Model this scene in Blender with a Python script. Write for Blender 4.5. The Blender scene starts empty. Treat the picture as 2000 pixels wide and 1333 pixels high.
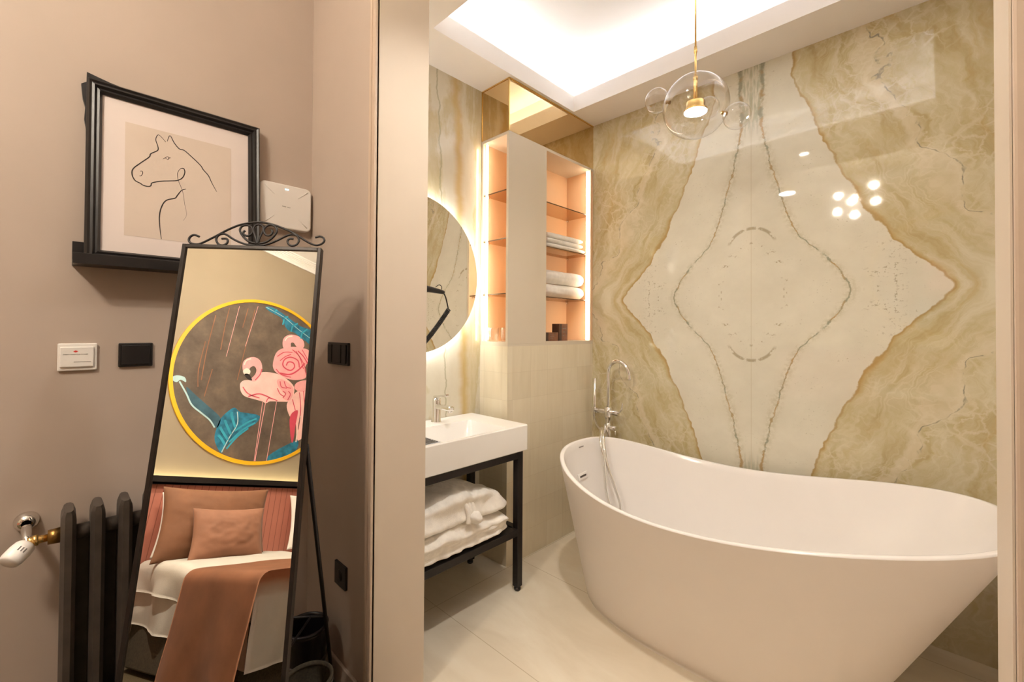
import bpy, bmesh, math, random
from mathutils import Vector, Matrix, noise as mnoise
PI = math.pi
random.seed(7)
SC = bpy.context.scene
COL = SC.collection

# ------------------------------------------------------------------ camera, world, exposure
H = 1.33
cam_d = bpy.data.cameras.new('camera')
cam = bpy.data.objects.new('camera', cam_d); COL.objects.link(cam)
YAW, PIT, ROL = 0.773745, 0.0124697, 0.0064679
fw = Vector((math.cos(YAW)*math.cos(PIT), math.sin(YAW)*math.cos(PIT), math.sin(PIT)))
rt0 = Vector((math.sin(YAW), -math.cos(YAW), 0)); up0 = rt0.cross(fw)
rt1 = math.cos(ROL)*rt0 + math.sin(ROL)*up0; up1 = math.cos(ROL)*up0 - math.sin(ROL)*rt0
M = Matrix((rt1, up1, -fw)).transposed().to_4x4(); M.translation = Vector((0, 0, H))
cam.matrix_world = M
cam_d.sensor_width = 36.0
cam_d.lens = 36.0*863.16/2000.0
cam_d.shift_y = -32.6/2000.0
cam_d.clip_start = 0.02
SC.camera = cam
w = bpy.data.worlds.new('world'); SC.world = w; w.use_nodes = True
w.node_tree.nodes['Background'].inputs[0].default_value = (1, .85, .7, 1)
w.node_tree.nodes['Background'].inputs[1].default_value = 0.0
SC.view_settings.view_transform = 'Standard'
SC.view_settings.look = 'None'
SC.view_settings.gamma = 1.0
SC.view_settings.use_curve_mapping = False
SC.view_settings.exposure = 0.95
SC.cycles.use_denoising = True
SC.cycles.max_bounces = 14
SC.cycles.diffuse_bounces = 7
SC.cycles.glossy_bounces = 6
SC.cycles.transparent_max_bounces = 16
SC.cycles.sample_clamp_indirect = 6.0
SC.cycles.caustics_refractive = False

# lamp strengths
E_COVE = 14.0       # LED strips hidden on the coffer ledge
E_STRIP = 10.5      # vertical LED strips in the cabinet
E_HALO = 31.0       # ring behind the round mirror
E_PEND = 48.0       # pendant LED disc
E_BULB = 560.0      # chandelier globes in the bedroom
E_HEAD = 16.0        # LED cove behind the headboard
E_SPOT = 25.0
W_SPOT = 45.0       # bathroom downlight over the doorway (W)
W_BED = 230.0        # added fill lamps in the bedroom ceiling, to light the bed (W)

def spot(name, loc, target, watts, col, size=130, parent=None):
    L = bpy.data.lights.new(name, 'SPOT'); L.energy = watts; L.color = col; L.spot_size = math.radians(size); L.spot_blend = 1.0; L.shadow_soft_size = .035
    o = bpy.data.objects.new(name, L); COL.objects.link(o); o.location = loc
    o.rotation_euler = (Vector(target)-Vector(loc)).to_track_quat('-Z', 'Y').to_euler()
    return o
spot('downlight_lamp', (1.05, .80, 2.755), (1.30, .88, 0), W_SPOT, (1, .94, .86))
spot('downlight_lamp', (-1.25, 1.68, 3.385), (-1.35, .55, 0), W_BED, (1, .90, .76), 85)  # added fill, out of view, brightens the side of the bed
spot('downlight_lamp', (-1.05, -.45, 3.385), (-1.25, .0, 0), W_BED*.3, (1, .90, .76), 60)  # second added fill, out of view, for the top of the bed

# ------------------------------------------------------------------ material helpers
class NT:
    def __init__(s, name):
        s.m = bpy.data.materials.new(name); s.m.use_nodes = True
        s.t = s.m.node_tree; s.n = s.t.nodes; s.l = s.t.links
        for q in list(s.n): s.n.remove(q)
        s.out = s.n.new('ShaderNodeOutputMaterial')
    def put(s, sock, v):
        if isinstance(v, bpy.types.NodeSocket): s.l.new(v, sock)
        elif isinstance(v, (tuple, list)) and len(v) == 3 and sock.type == 'RGBA': sock.default_value = (*v, 1)
        else: sock.default_value = v
    def math(s, op, a, b=None, c=None, clamp=False):
        q = s.n.new('ShaderNodeMath'); q.operation = op; q.use_clamp = clamp
        for i, v in enumerate((a, b, c)):
            if v is not None: s.put(q.inputs[i], v)
        return q.outputs[0]
    def pos(s):
        q = s.n.new('ShaderNodeTexCoord'); return q.outputs['Object']
    def sep(s, v):
        q = s.n.new('ShaderNodeSeparateXYZ'); s.l.new(v, q.inputs[0]); return q.outputs[0], q.outputs[1], q.outputs[2]
    def comb(s, x, y, z):
        q = s.n.new('ShaderNodeCombineXYZ')
        for i, v in enumerate((x, y, z)): s.put(q.inputs[i], v)
        return q.outputs[0]
    def noise(s, vec, scale, detail=4, rough=.55, dist=0.0):
        q = s.n.new('ShaderNodeTexNoise'); s.l.new(vec, q.inputs['Vector'])
        q.inputs['Scale'].default_value = scale; q.inputs['Detail'].default_value = detail
        q.inputs['Roughness'].default_value = rough; q.inputs['Distortion'].default_value = dist
        return q.outputs[0]
    def voro(s, vec, scale, feature='F1'):
        q = s.n.new('ShaderNodeTexVoronoi'); q.feature = feature; s.l.new(vec, q.inputs['Vector'])
        q.inputs['Scale'].default_value = scale; return q.outputs['Distance']
    def ramp(s, f, stops, interp='LINEAR'):
        q = s.n.new('ShaderNodeValToRGB'); q.color_ramp.interpolation = interp; s.put(q.inputs[0], f)
        e = q.color_ramp.elements
        while len(e) < len(stops): e.new(.5)
        for i, (p, c) in enumerate(stops):
            e[i].position = p; e[i].color = (*c, 1) if len(c) == 3 else c
        return q.outputs[0]
    def curve(s, f, pts):
        q = s.n.new('ShaderNodeFloatCurve'); s.put(q.inputs['Value'], f)
        c = q.mapping.curves[0]
        while len(c.points) < len(pts): c.points.new(.5, .5)
        for i, (x, y) in enumerate(pts): c.points[i].location = (x, y); c.points[i].handle_type = 'AUTO'
        q.mapping.update(); return q.outputs[0]
    def mix(s, f, a, b, mode='MIX'):
        q = s.n.new('ShaderNodeMix'); q.data_type = 'RGBA'; q.blend_type = mode
        s.put(q.inputs[0], f); s.put(q.inputs[6], a); s.put(q.inputs[7], b); return q.outputs[2]
    def smooth(s, v, a, b, lo=0.0, hi=1.0):
        q = s.n.new('ShaderNodeMapRange'); q.interpolation_type = 'SMOOTHSTEP'; s.put(q.inputs[0], v)
        for i, x in enumerate((a, b, lo, hi)): q.inputs[i+1].default_value = x
        return q.outputs[0]
    def bump(s, h, strength=.2, dist=.01):
        q = s.n.new('ShaderNodeBump'); q.inputs['Strength'].default_value = strength; q.inputs['Distance'].default_value = dist
        s.put(q.inputs['Height'], h); return q.outputs[0]
    def principled(s, color, rough=.5, metal=0.0, normal=None, **kw):
        q = s.n.new('ShaderNodeBsdfPrincipled')
        s.put(q.inputs['Base Color'], color); s.put(q.inputs['Roughness'], rough); q.inputs['Metallic'].default_value = metal
        if normal is not None: s.l.new(normal, q.inputs['Normal'])
        for k, v in kw.items(): s.put(q.inputs[k], v)
        s.l.new(q.outputs[0], s.out.inputs[0]); return s.m

def simple(name, col, rough=.5, metal=0.0, var=.06, scale=9.0, bump=0.0, bscale=60.0, **kw):
    t = NT(name); p = t.pos(); n = t.noise(p, scale, 3)
    c2 = tuple(max(0, x*(1-var)) for x in col); c1 = tuple(min(1, x*(1+var)) for x in col)
    c = t.ramp(n, [(.3, c2), (.7, c1)])
    nrm = t.bump(t.noise(p, bscale, 3), bump, .004) if bump else None
    return t.principled(c, rough, metal, nrm, **kw)

def emit(name, col, strength):
    t = NT(name); q = t.n.new('ShaderNodeEmission'); q.inputs[0].default_value = (*col, 1); q.inputs[1].default_value = strength
    t.l.new(q.outputs[0], t.out.inputs[0]); return t.m

def thin_glass(name, tint=(1, 1, 1), refl=1.0, edge=(.8, .8, .8), ior=1.45):
    t = NT(name)
    tr = t.n.new('ShaderNodeBsdfTransparent'); tr.inputs[0].default_value = (*tint, 1)
    gl = t.n.new('ShaderNodeBsdfGlossy'); gl.inputs[0].default_value = (*edge, 1); gl.inputs['Roughness'].default_value = .02
    fr = t.n.new('ShaderNodeLayerWeight'); fr.inputs[0].default_value = .5
    f = t.math('MULTIPLY_ADD', t.math('POWER', fr.outputs['Facing'], 3.2), .75*refl, .055*refl, clamp=True)
    mx = t.n.new('ShaderNodeMixShader'); t.l.new(f, mx.inputs[0]); t.l.new(tr.outputs[0], mx.inputs[1]); t.l.new(gl.outputs[0], mx.inputs[2])
    t.l.new(mx.outputs[0], t.out.inputs[0]); return t.m

# ------------------------------------------------------------------ mesh helpers (all vertices in world coordinates)
def new(): return bmesh.new()
def box(bm, x0, y0, z0, x1, y1, z1, bev=0.0, seg=2, M=None, mi=0):
    b = bmesh.new(); bmesh.ops.create_cube(b, size=1)
    for v in b.verts: v.co = Vector(((x0+x1)/2+v.co.x*(x1-x0), (y0+y1)/2+v.co.y*(y1-y0), (z0+z1)/2+v.co.z*(z1-z0)))
    if bev: bmesh.ops.bevel(b, geom=list(b.edges), offset=bev, segments=seg, profile=.5, affect='EDGES')
    for f in b.faces: f.material_index = mi
    return merge(bm, b, M)
def merge(bm, b, M=None):
    if M is not None: bmesh.ops.transform(b, matrix=M, verts=b.verts)
    me = bpy.data.meshes.new('tmp'); b.to_mesh(me); b.free(); bm.from_mesh(me); bpy.data.meshes.remove(me); return bm
def catmull(pts, n=6, closed=False):
    P = [Vector(p) for p in pts]; out = []
    L = len(P)
    for i in range(L if closed else L-1):
        if closed: a, b, c, d = P[(i-1) % L], P[i], P[(i+1) % L], P[(i+2) % L]
        else: a, b, c, d = P[max(i-1, 0)], P[i], P[i+1], P[min(i+2, L-1)]
        for k in range(n):
            t = k/n
            out.append(.5*((2*b)+(c-a)*t+(2*a-5*b+4*c-d)*t*t+(3*b-a-3*c+d)*t**3))
    if not closed: out.append(P[-1])
    return out
def tube(bm, pts, r, seg=10, smooth=0, cap=True, mi=0):
    P = [Vector(p) for p in pts]
    if smooth: P = catmull(P, smooth)
    n = len(P); R = r if isinstance(r, (list, tuple)) else [r]*n
    if len(R) != n: R = [R[0]+(R[-1]-R[0])*i/(n-1) for i in range(n)]
    T = [(P[min(i+1, n-1)]-P[max(i-1, 0)]).normalized() for i in range(n)]
    u = T[0].orthogonal().normalized(); rings = []
    for i in range(n):
        u = (u-T[i]*u.dot(T[i])); u = u.normalized() if u.length > 1e-6 else T[i].orthogonal().normalized()
        v = T[i].cross(u)
        rings.append([bm.verts.new(P[i]+(u*math.cos(a)+v*math.sin(a))*R[i]) for a in [2*PI*k/seg for k in range(seg)]])
    for i in range(n-1):
        for k in range(seg):
            f = bm.faces.new((rings[i][k], rings[i][(k+1) % seg], rings[i+1][(k+1) % seg], rings[i+1][k])); f.smooth = True; f.material_index = mi
    if cap:
        for q in (rings[0][::-1], rings[-1]): f = bm.faces.new(q); f.material_index = mi
    return bm
def lathe(bm, prof, c, axis=(0, 0, 1), seg=32, mi=0, smooth=True):
    """prof: (radius, height) along axis from c"""
    ax = Vector(axis).normalized(); u = ax.orthogonal().normalized(); v = ax.cross(u); c = Vector(c); rings = []
    for (r, h) in prof:
        if r < 1e-6: rings.append([bm.verts.new(c+ax*h)])
        else: rings.append([bm.verts.new(c+ax*h+(u*math.cos(2*PI*k/seg)+v*math.sin(2*PI*k/seg))*r) for k in range(seg)])
    for a, b in zip(rings, rings[1:]):
        for k in range(seg):
            q = [a[k % len(a)], a[(k+1) % len(a)], b[(k+1) % len(b)], b[k % len(b)]]
            q2 = []
            for x in q:
                if x not in q2: q2.append(x)
            if len(q2) > 2:
                f = bm.faces.new(q2); f.smooth = smooth; f.material_index = mi
    return bm
def sphere(bm, c, r, seg=32, rings=20, mi=0):
    prof = [(r*math.sin(PI*i/rings), -r*math.cos(PI*i/rings)) for i in range(rings+1)]
    prof[0] = (0, -r); prof[-1] = (0, r)
    return lathe(bm, prof, c, seg=seg, mi=mi)
def poly(bm, pts, thick, nrm, mi=0):
    """flat polygon with real thickness along nrm"""
    nrm = Vector(nrm); a = [bm.verts.new(Vector(p)) for p in pts]; b = [bm.verts.new(Vector(p)+nrm*thick) for p in pts]
    fs = [bm.faces.new(a[::-1]), bm.faces.new(b)]
    n = len(a)
    for i in range(n): fs.append(bm.faces.new((a[i], a[(i+1) % n], b[(i+1) % n], b[i])))
    for f in fs: f.material_index = mi
    return bm
def grid(bm, fn, nu, nv, mi=0, closed_u=False, smooth=True):
    V = [[bm.verts.new(fn(i/(nu if closed_u else nu-1), j/(nv-1))) for j in range(nv)] for i in range(nu)]
    for i in range(nu if closed_u else nu-1):
        for j in range(nv-1):
            f = bm.faces.new((V[i][j], V[(i+1) % nu][j], V[(i+1) % nu][j+1], V[i][j+1])); f.smooth = smooth; f.material_index = mi
    return V

def wloc(o):
    v = Vector(o.location)
    while o.parent is not None: o = o.parent; v = v+Vector(o.location)
    return v
def obj(name, bm, mats, parent=None, fix=True, sharp=None):
    if fix: bmesh.ops.recalc_face_normals(bm, faces=bm.faces)
    me = bpy.data.meshes.new(name)
    o = bpy.data.objects.new(name, me); COL.objects.link(o)
    if parent is not None:
        o.parent = parent; off = wloc(parent)
    else:
        xs = [v.co for v in bm.verts]
        off = Vector(((min(v.x for v in xs)+max(v.x for v in xs))/2, (min(v.y for v in xs)+max(v.y for v in xs))/2, min(v.z for v in xs)))
        o.location = off
    bmesh.ops.translate(bm, vec=-off, verts=bm.verts)
    bm.to_mesh(me); bm.free()
    for m in (mats if isinstance(mats, (list, tuple)) else [mats]): me.materials.append(m)
    if sharp is not None:
        me.set_sharp_from_angle(angle=math.radians(sharp))
    return o
def struct(name, bm, mats, origin=True):
    """room shell: keeps world-aligned object coordinates for its materials"""
    bmesh.ops.recalc_face_normals(bm, faces=bm.faces)
    me = bpy.data.meshes.new(name); bm.to_mesh(me); bm.free()
    o = bpy.data.objects.new(name, me); COL.objects.link(o); o['kind'] = 'structure'
    for m in (mats if isinstance(mats, (list, tuple)) else [mats]): me.materials.append(m)
    return o
def tag(o, label, cat, group=None):
    o['label'] = label; o['category'] = cat
    if group: o['group'] = group
    return o
def thing(name, loc, label, cat, group=None):
    o = bpy.data.objects.new(name, None); COL.objects.link(o); o.location = loc; o.empty_display_size = .05
    return tag(o, label, cat, group)
def dup(root, loc, label, group=None):
    """copy a thing with its parts and sub-parts to a new place"""
    r = root.copy(); COL.objects.link(r); r.location = loc; r['label'] = label
    if group: r['group'] = group
    for ch in list(root.children):
        c = ch.copy(); COL.objects.link(c); c.parent = r
        for g in ch.children:
            d = g.copy(); COL.objects.link(d); d.parent = c
    return r
def text_bm(s, size, M, align='CENTER', ext=.0004):
    cu = bpy.data.curves.new('t', 'FONT'); cu.body = s; cu.size = size; cu.align_x = align; cu.extrude = ext; cu.resolution_u = 2
    o = bpy.data.objects.new('t', cu); COL.objects.link(o)
    dg = bpy.context.evaluated_depsgraph_get(); me = bpy.data.meshes.new_from_object(o.evaluated_get(dg))
    bm = bmesh.new(); bm.from_mesh(me); bmesh.ops.transform(bm, matrix=M, verts=bm.verts)
    bpy.data.objects.remove(o); bpy.data.curves.remove(cu); bpy.data.meshes.remove(me); return bm
def basis(o, x, y, z):
    m = Matrix((Vector(x), Vector(y), Vector(z))).transposed().to_4x4(); m.translation = Vector(o); return m

# ------------------------------------------------------------------ materials
def marble_back():
    t = NT('onyx_bookmatched'); p = t.pos(); x, y, z = t.sep(p)
    dy = t.math('ABSOLUTE', t.math('SUBTRACT', y, .743)); dz = t.math('ABSOLUTE', t.math('SUBTRACT', z, 1.53))
    q = t.comb(dy, dz, 0.0)
    n1 = t.math('SUBTRACT', t.noise(q, 5.0, 3), .5); n2 = t.math('SUBTRACT', t.noise(q, 28.0, 4, .6), .5)
    wp = t.math('ADD', t.math('MULTIPLY', n1, .085), t.math('MULTIPLY', n2, .022))
    zz = t.math('DIVIDE', dz, 1.6)
    b = t.curve(zz, [(0, .775), (.04, .735), (.09, .66), (.15, .57), (.25, .475), (.36, .395), (.47, .325), (.57, .27), (.66, .212), (.78, .192), (1, .19)])
    v = t.curve(zz, [(0, .432), (.03, .415), (.09, .348), (.15, .264), (.185, .208), (.25, .175), (.33, .13), (.46, .082), (.56, .05), (.7, .052), (.78, .055), (1, .05)])
    e = t.math('SUBTRACT', t.math('ADD', dy, wp), b)
    # agate bands outside the cream diamond
    na = t.noise(q, 3.2, 4, .6); nb = t.noise(q, 14.0, 4, .6)
    # thin flowing growth lines that follow the boundary, broken by fans
    ph = t.math('ADD', t.math('MULTIPLY', e, 95.0), t.math('MULTIPLY', na, 30.0))
    ph = t.math('ADD', ph, t.math('MULTIPLY', nb, 5.0))
    line = t.math('MULTIPLY_ADD', t.math('SINE', ph), .5, .5)
    fl = t.comb(t.math('ADD', t.math('MULTIPLY', e, 2.2), t.math('MULTIPLY', na, .5)), t.math('MULTIPLY', dz, .55), 0.0)
    flow = t.noise(fl, 5.5, 6, .66, .6)
    band = t.math('ADD', t.math('MULTIPLY', line, .07), t.math('MULTIPLY', flow, .95))
    olive = t.ramp(band, [(.32, (.41, .325, .155)), (.47, (.475, .40, .225)), (.60, (.535, .472, .305)), (.74, (.625, .575, .43))])
    big = t.noise(q, 1.6, 3)
    olive = t.mix(t.math('MULTIPLY', t.smooth(big, .46, .66), .7), olive, (.54, .49, .34))
    # scalloped fans and a web of pale healed cracks
    sc = t.comb(t.math('ADD', e, t.math('MULTIPLY', n1, .30)), t.math('MULTIPLY_ADD', n2, .05, t.math('MULTIPLY', dz, .62)), 0.0)
    vd = t.voro(sc, 9.0); ring = t.math('MULTIPLY_ADD', t.math('SINE', t.math('MULTIPLY', vd, 44.0)), .5, .5)
    ring = t.math('MULTIPLY', t.smooth(ring, .45, 1.0), t.math('MULTIPLY', t.smooth(t.noise(q, 3.4, 2), .42, .62), .30))
    olive = t.mix(ring, olive, (.66, .60, .44))
    we = t.voro(t.comb(t.math('ADD', dy, t.math('MULTIPLY', n2, .06)), t.math('ADD', dz, t.math('MULTIPLY', n2, .06)), 0.0), 15.0, 'DISTANCE_TO_EDGE')
    web = t.math('MULTIPLY', t.smooth(we, .10, .0), t.math('MULTIPLY', t.smooth(t.noise(q, 2.6, 3), .44, .60), .42))
    olive = t.mix(web, olive, (.70, .65, .50))
    veil = t.math('MULTIPLY', t.smooth(t.noise(fl, 3.0, 5, .62, .9), .50, .72), .62)
    olive = t.mix(veil, olive, (.665, .625, .49))
    gold = t.math('MULTIPLY', t.smooth(t.noise(fl, 4.2, 4, .6, .5), .56, .72), .55)
    olive = t.mix(gold, olive, (.44, .315, .12))
    # pale streams running through the olive field
    st = t.math('ABSOLUTE', t.math('SUBTRACT', t.math('ADD', e, t.math('MULTIPLY', n1, .3)), .30))
    olive = t.mix(t.math('MULTIPLY', t.smooth(st, .06, .005), .5), olive, (.66, .58, .43))
    st2 = t.math('ABSOLUTE', t.math('SUBTRACT', t.math('ADD', e, t.math('MULTIPLY', n1, .3)), .325))
    olive = t.mix(t.math('MULTIPLY', t.smooth(st2, .006, .001), t.smooth(nb, .42, .6)), olive, (.26, .24, .18))
    # gold rim along the boundary
    olive = t.mix(t.math('MULTIPLY', t.smooth(e, .030, .0), t.smooth(t.noise(q, 6.0, 2), .35, .55)), olive, (.42, .29, .10))
    rim = t.smooth(t.math('ABSOLUTE', t.math('SUBTRACT', e, .004)), .008, .001)
    # cream field
    fine = t.noise(q, 90.0, 3, .7)
    cream = t.ramp(t.noise(q, 6.0, 5, .6), [(.3, (.60, .568, .465)), (.7, (.665, .635, .525))])
    speck = t.math('MULTIPLY', t.smooth(fine, .62, .70), t.smooth(t.noise(q, 5.0, 2), .48, .62))
    cream = t.mix(t.math('MULTIPLY', speck, .75), cream, (.34, .30, .21))
    n3 = t.math('SUBTRACT', t.noise(q, 13.0, 5, .7), .5)
    f = t.math('ABSOLUTE', t.math('SUBTRACT', t.math('ADD', dy, t.math('ADD', t.math('MULTIPLY', wp, .5), t.math('MULTIPLY', n3, .045))), v))
    wide = t.math('MULTIPLY_ADD', t.smooth(dz, .80, 1.0), .010, .0055)
    wide = t.math('MULTIPLY', wide, t.math('ADD', .35, t.math('MULTIPLY', t.noise(q, 11.0, 3), 1.5)))
    vw = t.math('MULTIPLY', t.smooth(t.math('DIVIDE', f, wide), 1.0, .25), t.smooth(t.noise(q, 17.0, 3), .30, .48))
    vcol = t.mix(t.smooth(t.noise(q, 9.0, 2), .45, .6), (.25, .26, .19), (.40, .26, .11))
    halo = t.math('MULTIPLY', t.smooth(f, .042, .0), t.smooth(t.noise(q, 40.0, 4, .7), .42, .58))
    cream = t.mix(t.math('MULTIPLY', halo, .5), cream, (.42, .38, .25))
    cream = t.mix(t.math('MULTIPLY', vw, .9), cream, vcol)
    # clouds of dark specks across the cream field
    clo = t.math('MULTIPLY', t.smooth(t.noise(q, 60.0, 3, .7), .56, .64), t.smooth(t.math('ABSOLUTE', t.math('SUBTRACT', dy, .555)), .12, .02))
    clo = t.math('MULTIPLY', clo, t.math('MULTIPLY', t.smooth(dz, .34, .10), t.smooth(t.noise(q, 9.0, 2), .40, .56)))
    cream = t.mix(t.math('MULTIPLY', clo, .75), cream, (.31, .27, .18))
    # grey green column between the veins near the top
    colm = t.math('MULTIPLY', t.smooth(dy, .052, .035), t.smooth(dz, .82, .98))
    cream = t.mix(t.math('MULTIPLY', colm, t.smooth(t.noise(t.comb(t.math('MULTIPLY', dy, 8.0), dz, 0.0), 9.0, 4), .38, .62)), cream, (.40, .40, .30))
    # inner dotted ring and end caps
    cp = t.math('ABSOLUTE', t.math('SUBTRACT', t.math('SQRT', t.math('ADD', t.math('POWER', dy, 2.0), t.math('POWER', t.math('SUBTRACT', dz, .235), 2.0))), .122))
    capm = t.math('MULTIPLY', t.math('MULTIPLY', t.smooth(cp, .012, .003), t.smooth(dz, .27, .30)), t.smooth(t.noise(q, 26.0, 3), .45, .55))
    rg = t.math('ABSOLUTE', t.math('SUBTRACT', t.math('SQRT', t.math('ADD', t.math('POWER', dy, 2.0), t.math('POWER', t.math('MULTIPLY', dz, .62), 2.0))), .165))
    rgm = t.math('MULTIPLY', t.smooth(rg, .02, .006), t.smooth(t.noise(q, 34.0, 3), .58, .66))
    cream = t.mix(t.math('MULTIPLY', t.math('MAXIMUM', capm, rgm), .8), cream, (.33, .27, .17))
    c = t.mix(t.smooth(e, -.004, .004), cream, olive)
    c = t.mix(t.math('MULTIPLY', rim, .65), c, (.37, .25, .10))
    # slab joints
    j = t.math('MINIMUM', t.math('ABSOLUTE', t.math('SUBTRACT', y, .743)), t.math('ABSOLUTE', t.math('SUBTRACT', z, .291)))
    c = t.mix(t.math('MULTIPLY', t.smooth(j, .0022, .0008), .45), c, (.46, .38, .24))
    return t.principled(c, .04, 0, None, **{'Specular IOR Level': .75})

def marble_side():
    t = NT('onyx_vanity'); p = t.pos(); x, y, z = t.sep(p)
    q = t.comb(t.math('MULTIPLY', x, 1.0), 0.0, t.math('MULTIPLY', z, .22))
    n = t.noise(q, 4.0, 5, .6, .8); nn = t.noise(t.comb(x, 0.0, t.math('MULTIPLY', z, .6)), 16.0, 4, .62)
    v = t.math('ADD', t.math('MULTIPLY', n, .8), t.math('MULTIPLY', nn, .22))
    c = t.ramp(v, [(.30, (.62, .575, .46)), (.47, (.67, .63, .52)), (.53, (.56, .49, .31)), (.60, (.62, .55, .39)), (.70, (.56, .44, .25)), (.8, (.67, .61, .48))])
    xx = t.math('ADD', x, t.math('MULTIPLY', t.math('SUBTRACT', t.noise(t.comb(0.0, 0.0, z), 5.0, 4), .5), .12))
    zs = t.math('MULTIPLY', t.math('SUBTRACT', z, 1.5), .04)
    l = t.math('ABSOLUTE', t.math('SUBTRACT', t.math('ADD', xx, zs), 1.49))
    c = t.mix(t.math('MULTIPLY', t.smooth(l, .008, .001), .7), c, (.36, .34, .22))
    l2 = t.math('ABSOLUTE', t.math('SUBTRACT', t.math('ADD', xx, zs), 1.62))
    c = t.mix(t.math('MULTIPLY', t.smooth(l2, .05, .0), .75), c, (.52, .36, .13))
    return t.principled(c, .06, 0, None)

def tile_floor():
    t = NT('travertine_tile'); p = t.pos(); x, y, z = t.sep(p)
    q = t.comb(t.math('MULTIPLY', x, 1.4), t.math('MULTIPLY', y, .5), 0.0)
    n = t.noise(q, 3.0, 5, .6, .7)
    c = t.ramp(n, [(.3, (.64, .56, .435)), (.5, (.70, .625, .50)), (.7, (.75, .69, .57))])
    jx = t.math('PINGPONG', t.math('SUBTRACT', x, 1.882), .30)
    jy = t.math('PINGPONG', t.math('SUBTRACT', y, .55), .60)
    j = t.math('MINIMUM', jx, jy)
    c = t.mix(t.math('MULTIPLY', t.smooth(j, .0025, .001), .6), c, (.36, .28, .17))
    return t.principled(c, .22, 0, None)

def wall_tile():
    t = NT('glazed_beige_tile'); p = t.pos(); x, y, z = t.sep(p)
    u = t.math('ADD', x, y)
    q = t.comb(t.math('MULTIPLY', u, 9.0), t.math('MULTIPLY', z, 1.2), 0.0)
    n = t.noise(q, 3.0, 4, .6)
    cell = t.n.new('ShaderNodeTexWhiteNoise'); cell.noise_dimensions = '2D'
    t.l.new(t.comb(t.math('FLOOR', t.math('DIVIDE', u, .155)), t.math('FLOOR', t.math('DIVIDE', z, .155)), 0.0), cell.inputs['Vector'])
    v = t.math('ADD', t.math('MULTIPLY', n, .7), t.math('MULTIPLY', cell.outputs[0], .3))
    c = t.ramp(v, [(.25, (.69, .61, .455)), (.55, (.75, .67, .51)), (.8, (.79, .72, .57))])
    j = t.math('MINIMUM', t.math('PINGPONG', u, .0775), t.math('PINGPONG', z, .0775))
    c = t.mix(t.math('MULTIPLY', t.smooth(j, .002, .0006), .22), c, (.42, .33, .2))
    return t.principled(c, .3, 0, t.bump(v, .12, .004))

def carpet():
    t = NT('dark_carpet'); p = t.pos(); n = t.noise(p, 140.0, 3, .7); m = t.noise(p, 9.0, 3)
    c = t.mix(t.math('MULTIPLY', m, .4), t.ramp(n, [(.35, (.035, .024, .010)), (.65, (.12, .085, .035))]), (.06, .042, .018))
    return t.principled(c, .95, 0, t.bump(n, .6, .006))

def headboard_mat():
    t = NT('grooved_pink_panel'); p = t.pos(); x, y, z = t.sep(p)
    j = t.math('PINGPONG', y, .025)
    c = t.ramp(t.noise(p, 4.0, 3), [(.3, (.44, .165, .115)), (.7, (.50, .19, .135))])
    c = t.mix(t.smooth(j, .0035, .001), c, (.24, .08, .055))
    return t.principled(c, .55, 0, None)

def velvet(name, col):
    t = NT(name); p = t.pos(); n = t.noise(p, 7.0, 4)
    c = t.ramp(n, [(.3, tuple(x*.85 for x in col)), (.7, tuple(min(1, x*1.12) for x in col))])
    return t.principled(c, .75, 0, t.bump(t.noise(p, 300.0, 2), .15, .002), **{'Sheen Weight': .12, 'Sheen Roughness': .4})

m_onyx = marble_back(); m_onyx2 = marble_side(); m_floor = tile_floor(); m_tile = wall_tile(); m_carpet = carpet()
m_wall = simple('taupe_wall_paint', (.455, .372, .310), .62, 0, .03, 3.0, .03, 120)
m_casing = simple('taupe_casing_paint', (.53, .415, .32), .5, 0, .02, 3.0)
m_reveal = simple('beige_reveal_paint', (.62, .53, .43), .5, 0, .02, 3.0)
m_white = simple('white_ceiling_paint', (.84, .825, .815), .7, 0, .015, 3.0)
m_bathpaint = simple('cream_soffit_paint', (.84, .80, .765), .7, 0, .015, 3.0)
m_bedwall = simple('pale_sand_paint', (.325, .265, .185), .65, 0, .03, 3.0)
m_black = simple('black_satin', (.012, .010, .010), .38, 0, .2, 20)
m_blackmetal = simple('black_powder_coat', (.014, .011, .011), .42, .3, .2, 30)
m_mirrorframe = simple('dark_bronze_steel', (.022, .016, .013), .4, .5, .2, 30)
m_chrome = simple('chrome', (.83, .82, .80), .07, 1.0, .01)
m_brass = simple('brushed_brass', (.78, .53, .20), .24, 1.0, .05, 40)
m_oldbrass = simple('aged_brass', (.33, .19, .06), .35, 1.0, .25, 40)
m_silver = simple('mirror_silver', (.93, .91, .86), .0, 1.0, .002)
m_bronzemir = simple('bronze_mirror_glass', (.74, .55, .30), .015, 1.0, .01)
m_ceramic = simple('white_ceramic', (.86, .845, .82), .12, 0, .01)
m_acrylic = simple('white_acrylic', (.77, .74, .715), .16, 0, .008)
m_acrylicm = simple('matt_white_shell', (.78, .71, .64), .42, 0, .008)
m_plastic = simple('white_plastic', (.80, .77, .73), .35, 0, .01)
m_whiteplas = simple('warm_white_plastic', (.80, .76, .72), .3, 0, .01)
m_grey = simple('pewter_paint', (.075, .060, .050), .45, .2, .2, 15)
m_dkgrey = simple('grey_print', (.22, .20, .18), .6)
m_red = simple('red_print', (.75, .05, .04), .5)
m_mat = simple('pinkish_mat_board', (.72, .635, .60), .7, 0, .01)
m_art = simple('beige_art_paper', (.63, .53, .45), .75, 0, .02)
m_ink = simple('ink_line', (.06, .05, .05), .7)
m_cabin = simple('cabinet_lacquer', (.66, .58, .46), .4, 0, .012, 3)
m_niche = simple('led_tinted_niche_board', (.84, .58, .36), .45, 0, .012, 3)  # beige board with the warm strip light put into its colour
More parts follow.
